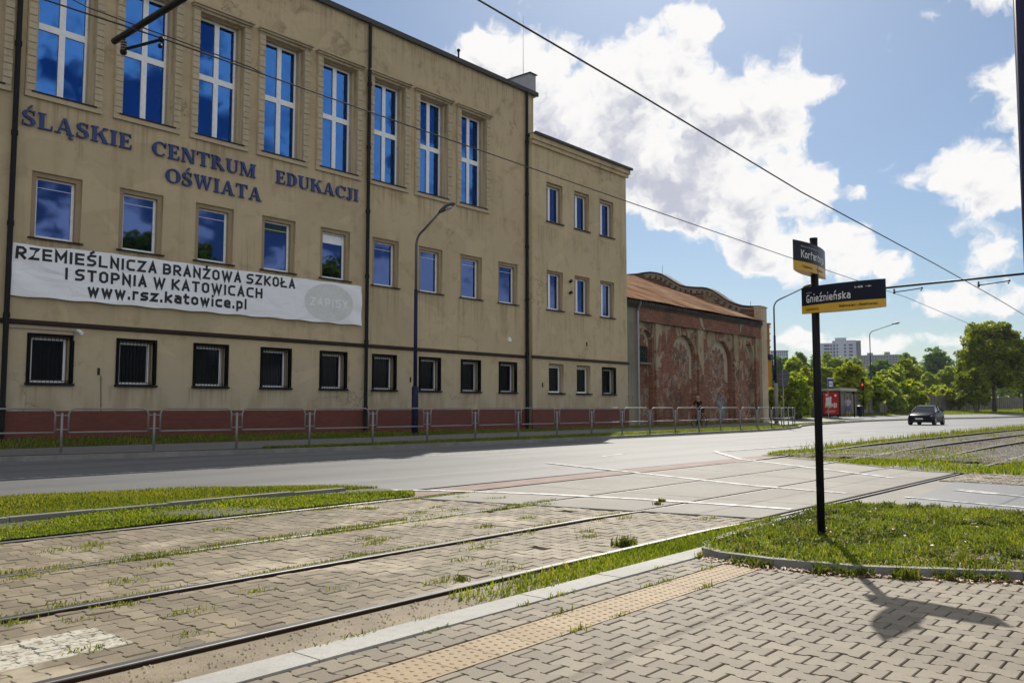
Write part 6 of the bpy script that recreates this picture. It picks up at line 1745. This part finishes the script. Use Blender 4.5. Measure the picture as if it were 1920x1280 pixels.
# hedge and bushes near the shelter
tree('hedge', 'dense dark leafy hedge between the brick hall and the bus shelter', 'hedge', 1487, 60, 708, 790, 92, 15000, .13, LEAF['mid'], trunk=False, z0=.2,
     blobs=[(-.6, 0, .5, .5, .6, .5), (0, 0, .52, .55, .6, .5), (.6, 0, .5, .5, .6, .5), (-.3, 0, .75, .5, .5, .28), (.35, 0, .78, .5, .5, .26), (0, -.1, .25, .9, .5, .28)])
tree('hedge', 'sunlit top of climbing greenery behind the railing end', 'hedge', 1496, 63, 694, 788, 60, 6000, .14, LEAF['sun'], trunk=False, z0=.3)
BU = [('broad yellow-green bush rising behind the bus shelter roof', 1592, 78, 680, 775, 100, 9000, 'sun'), ('dark vine-covered bush between the shelter and the traffic light', 1640, 80, 712, 775, 52, 5200, 'mid'),
      ('bright leafy bush spilling over the fence right of the traffic light', 1668, 84, 713, 770, 58, 5600, 'pale'), ('yellow-green bush over the fence behind the car roof', 1708, 90, 715, 768, 60, 5200, 'sun'),
      ('low bright climbing plants along the fence top beside the tall street tree', 1772, 104, 733, 762, 96, 6500, 'sun'), ('low greenery on the fence top above the car', 1735, 100, 735, 764, 50, 3600, 'sun'),
      ('yellowish bush showing left of the pole above the hedge', 1510, 82, 690, 770, 60, 4500, 'sun'), ('tangled bush along the fence between the vine bush and the bright bush', 1690, 87, 722, 770, 60, 5000, 'mid'), ('leafy bush over the fence right of the willow bush', 1762, 108, 722, 764, 60, 4600, 'mid'), ('broad low bush filling the gap behind the litter bin', 1655, 92, 705, 770, 70, 5600, 'sun'), ('bush overtopping the fence left of the willow bush', 1722, 112, 716, 764, 46, 3800, 'pale'), ('small bush between the hall corner pier and the lamp post', 1446, 58, 728, 790, 22, 1800, 'sun')]
for lab, px, dp, yt, yb_, wp, nn, lk in BU: tree('bush', lab, 'bush', px, dp, yt, yb_, wp, nn, .11 + dp * .0012, LEAF[lk], 'bushes along the concrete fence', trunk=False, z0=.4)
tree('willow_bush', 'rounded pale willow bush standing behind the fence beyond the car', 'bush', 1741, 125, 697, 765, 42, 6000, .17, LEAF['pale'], trunk=False, z0=.8)
TR = [('dark tree top left of the signpost on the skyline', 1502, 190, 662, 767, 36, 3200, 'blue'), ('mid green tree beyond the hedge, left of the lamp post', 1462, 170, 672, 767, 40, 3200, 'blue'), ('sunlit tree beyond the hedge left of the signpost', 1490, 130, 672, 767, 48, 4200, 'mid'),
      ('bluish tree right behind the signpost below the tower block', 1530, 230, 668, 767, 50, 3000, 'blue'), ('tree below the right corner of the white tower block', 1570, 200, 668, 767, 56, 4200, 'mid'), ('tree left of the distant street lamp, below the long block', 1608, 210, 672, 767, 46, 3800, 'mid'),
      ('dark round tree right of the distant street lamp', 1655, 180, 676, 767, 60, 4600, 'blue'), ('green tree before the right end of the long block', 1700, 150, 676, 767, 50, 4600, 'sun'), ('dark tree at the right end of the long block', 1702, 230, 662, 767, 40, 3000, 'blue'),
      ('tall dark tree on the skyline left of the street tree', 1768, 200, 658, 767, 66, 6000, 'blue'), ('dark green tree under the tall skyline tree', 1778, 165, 690, 767, 50, 4200, 'mid'), ('dark tree to the left of the tall skyline tree', 1742, 240, 676, 767, 40, 2600, 'blue'),
      ('tree low on the skyline over the car', 1722, 220, 686, 767, 50, 3000, 'mid'), ('tree glimpsed behind the street tree crown', 1830, 180, 668, 767, 80, 5000, 'blue'), ('dark tree at the right edge behind the street trees', 1910, 190, 680, 767, 90, 5000, 'blue'),
      ('dense far tree low behind the trunk of the tall street tree', 1872, 210, 700, 767, 80, 4200, 'mid'), ('far tree crown low at the right edge of the picture', 1935, 230, 694, 767, 90, 4200, 'blue'), ('small tree between the lamp pole and the shelter', 1545, 120, 690, 767, 46, 3800, 'mid'), ('tree behind the bright bush right of the traffic light', 1675, 130, 692, 767, 56, 4400, 'mid'), ('far tree beside the pale low block left of the signpost', 1440, 230, 676, 767, 40, 2400, 'blue')]
for lab, px, dp, yt, yb_, wp, nn, lk in TR: tree('background_tree', lab, 'tree', px, dp, yt, yb_, wp, nn, .10 + dp * .0016, LEAF[lk], 'trees beyond the fence', z0=.5)
bl = []
for px in range(1950, 2700, 60):
    x, y = polar(px, 210 + 40 * rng.random()); hh = 7 + 5 * rng.random(); bl += [(x, y, hh * .55 + .5, 7, 7, hh * .5), (x + rng.normal(0, 4), y + rng.normal(0, 4), hh * .3, 7, 7, hh * .35)]
tag(link('far_wood', crown_mesh('far_wood', bl, 26000, .5, LEAF['mid'])), kind='stuff')
# big trees across the street whose reflection shows in the middle windows
for (x, y, h_, lab) in ((30, -13, 14, 'tall leafy tree across the street, mirrored in the middle windows'), (52, -24, 17, 'taller leafy tree across the street, further along the tracks')):
    t = thing('reflected_tree', lab, 'tree', (x, y, 0)); bl = [(2.2 * math.cos(a), 2.2 * math.sin(a), h_ * (.5 + .14 * (k % 3)), 2.6, 2.6, 2.2) for k, a in enumerate(np.linspace(0, 6.28, 9)[:-1])] + [(0, 0, h_ * .8, 2.4, 2.4, 2.6)]
    link('crown', crown_mesh('crown', bl, 9000, .3, LEAF['mid']), t); MB().tube([(0, 0, -.1), (0, 0, h_ * .45), (.3, 0, h_ * .8)], [.3, .22, .06], 9).build('trunk', M_bark, t)

# ================================================================== FAR BUILDINGS
def m_block(c0, c1):
    def f(N, b):
        n = N.noise(obj_co(N), .12, 4); N.put(b.inputs['Base Color'], N.mix(N.ramp(n, .3, .7), c0, c1)); b.inputs['Roughness'].default_value = .9
    return f
M_tower = mat('tower_render', m_block((.42, .47, .58), (.50, .54, .62))); M_towerd = mat('tower_end', m_block((.16, .17, .19), (.2, .21, .23))); M_long = mat('long_block_render', m_block((.22, .22, .22), (.28, .28, .27)))
M_fwin = mat('far_window', color=(0.05, 0.07, 0.12), rough=.3)
def face_basis(px, depth, rot=0.0):
    x, y = polar(px, depth); az_ = math.atan2(y, x); return x, y, az_ - math.pi / 2 + rot
D = 420; k = D / 1614
x, y, a = face_basis(1577, D)
tw = thing('tower_block', 'tall pale blue apartment tower with dark end wall on the skyline', 'apartment block', (x, y, 1), a)
# local: u to the right, v away, z up ; bays (u0,u1,top px)
def Zp(py, d=D): return hz(py, d) - 1
bays = [(1542, 1563, 647, M_tower), (1563, 1568, 643, M_tower), (1568, 1588, 638, M_tower), (1588, 1605, 643, M_tower)]
for (a0, a1, yt, m_) in bays: MB().box((a0 - 1577) * k, (a1 - 1577) * k - .05, 0 if a0 < 1568 else -1.5, 16, 0, Zp(yt)).build('wall', m_, tw)
MB().box((1605 - 1577) * k, (1613 - 1577) * k, -1, 16, 0, Zp(644)).build('end_wall', M_towerd, tw)
for r in range(5):
    z = Zp(652 + r * 6.2)
    for (a0, a1) in ((1548, 1558), (1559.5, 1562), (1565, 1567.5), (1570.5, 1573), (1583.5, 1587), (1592, 1598.5)):
        MB().box((a0 - 1577) * k, (a1 - 1577) * k, -1.62 if a0 >= 1568 else -.12, .2, z - .42, z + .42).build('window', M_fwin, tw)
D2 = 460; k2 = D2 / 1614; x, y, a = face_basis(1655, D2)
lb = thing('long_block', 'long low grey apartment block right of the pale tower', 'apartment block', (x, y, 1), a)
MB().box(-50 * k2, 30 * k2, 0, 14, 0, Zp(669.5, D2)).build('wall', M_long, lb); MB().box(30 * k2 + .05, 44 * k2, 0, 14, 0, Zp(672, D2)).build('wing_wall', M_long, lb)
MB().box(-26 * k2, -16 * k2, 2, 12, Zp(669.4, D2), Zp(665, D2)).box(4 * k2, 14 * k2, 2, 12, Zp(669.4, D2), Zp(664, D2)).build('roof_house', M_long, lb)
for r in range(3):
    for q in range(15): MB().box((-47 + q * 5) * k2, (-44.6 + q * 5) * k2, -.1, .2, Zp(674 + r * 5, D2) - .35, Zp(674 + r * 5, D2) + .45).build('window', M_fwin, lb)
D3 = 520; k3 = D3 / 1614; x, y, a = face_basis(1462, D3)
pb_ = thing('pale_block', 'low pale apartment block on the skyline left of the signpost', 'apartment block', (x, y, 1), a)
MB().box(-16 * k3, 16 * k3, 0, 14, 0, Zp(663, D3)).build('wall', M_tower, pb_); MB().box(-16.5 * k3, 16.5 * k3, -.5, 14, Zp(662.9, D3), Zp(661.5, D3)).build('roof', M_long, pb_)
for r in range(2):
    for q in range(8): MB().box((-14 + q * 3.7) * k3, (-12 + q * 3.7) * k3, -.15, .2, Zp(665.5 + r * 4.2, D3) - .4, Zp(665.5 + r * 4.2, D3) + .4).build('window', M_fwin, pb_)

# ================================================================== DRILLING RIG BEYOND THE HALL
M_orange = mat('machine_orange', color=(0.62, 0.27, 0.015), rough=.45)
x, y = polar(1441.5, 64); rg = thing('drilling_rig', 'yellow-orange drilling rig mast standing behind the end of the brick hall', 'drilling rig', (x, y, .3))
MB().box(-.16, .16, -.16, .16, .9, 4.3).build('mast', M_orange, rg)
tb = MB().cyl((0, 0, 4.7), (0, 0, 6.9), .13, 10)
for z in (5.2, 5.7, 6.2, 6.7): tb.cyl((0, -.02, z), (0, -.02, z + .07), .19, 10)
tb.cyl((0, 0, 6.88), (0, 0, 7.02), .24, 10); tb.build('drill_rod', mat('rod_rust', color=(0.36, 0.15, 0.03)), rg)
MB().prism([(-.35, 4.3), (.35, 4.3), (.2, 4.7), (-.2, 4.7)], 'x', -.3, .3).build('drive_head', M_dark, rg)
MB().tube([(.2, -.2, 1), (.22, -.25, 2.5), (.18, -.22, 4.4)], .05, 6).tube([(.1, -.3, 1), (.15, -.35, 3), (.1, -.25, 4.4)], .04, 6).build('hose', M_dark, rg)
MB().box(-.9, 1.6, -.75, .6, .5, 1.5).box(.5, 1.5, -.6, .5, 1.5, 2.3).build('chassis', M_orange, rg); MB().box(-1.1, 1.8, -.95, -.6, 0, .5).box(-1.1, 1.8, .5, .85, 0, .5).build('crawler_track', M_tyre, rg)
x, y = polar(1475, 88); yc = thing('machine_hood', 'rounded yellow machine hood showing above the hedge left of the signpost', 'machine', (x, y, .4))
MB().prism([(-1.1, 0), (1.1, 0), (1.1, 2.3), (.9, 2.9), (.4, 3.3), (-.3, 3.35), (-.8, 3.1), (-1.1, 2.5)], 'y', -1, 1).build('hood', mat('machine_yellow', color=(0.72, 0.48, 0.05)), yc)
MB().box(-.8, .8, -1.02, 1.02, 1.1, 1.9).build('vent_grille', M_dark, yc); MB().box(-1.3, 1.3, -1.1, -.7, -.4, 0.0).box(-1.3, 1.3, .7, 1.1, -.4, 0.0).build('crawler_track', M_tyre, yc)


# ================================================================== AIR
hm = bpy.data.materials.new('haze_air'); hm.use_nodes = True; hn = NT(hm.node_tree); hn.n.clear()
pv = hn.node('ShaderNodeVolumePrincipled'); ho = hn.node('ShaderNodeOutputMaterial'); hn.l.new(pv.outputs[0], ho.inputs['Volume'])
pv.inputs['Color'].default_value = (0.86, 0.93, 1.0, 1); pv.inputs['Density'].default_value = 0.00012; pv.inputs['Anisotropy'].default_value = 0.3
tag(MB().box(-1600, 3600, -2600, 2600, -1.7, 40).build('haze', hm), kind='stuff')
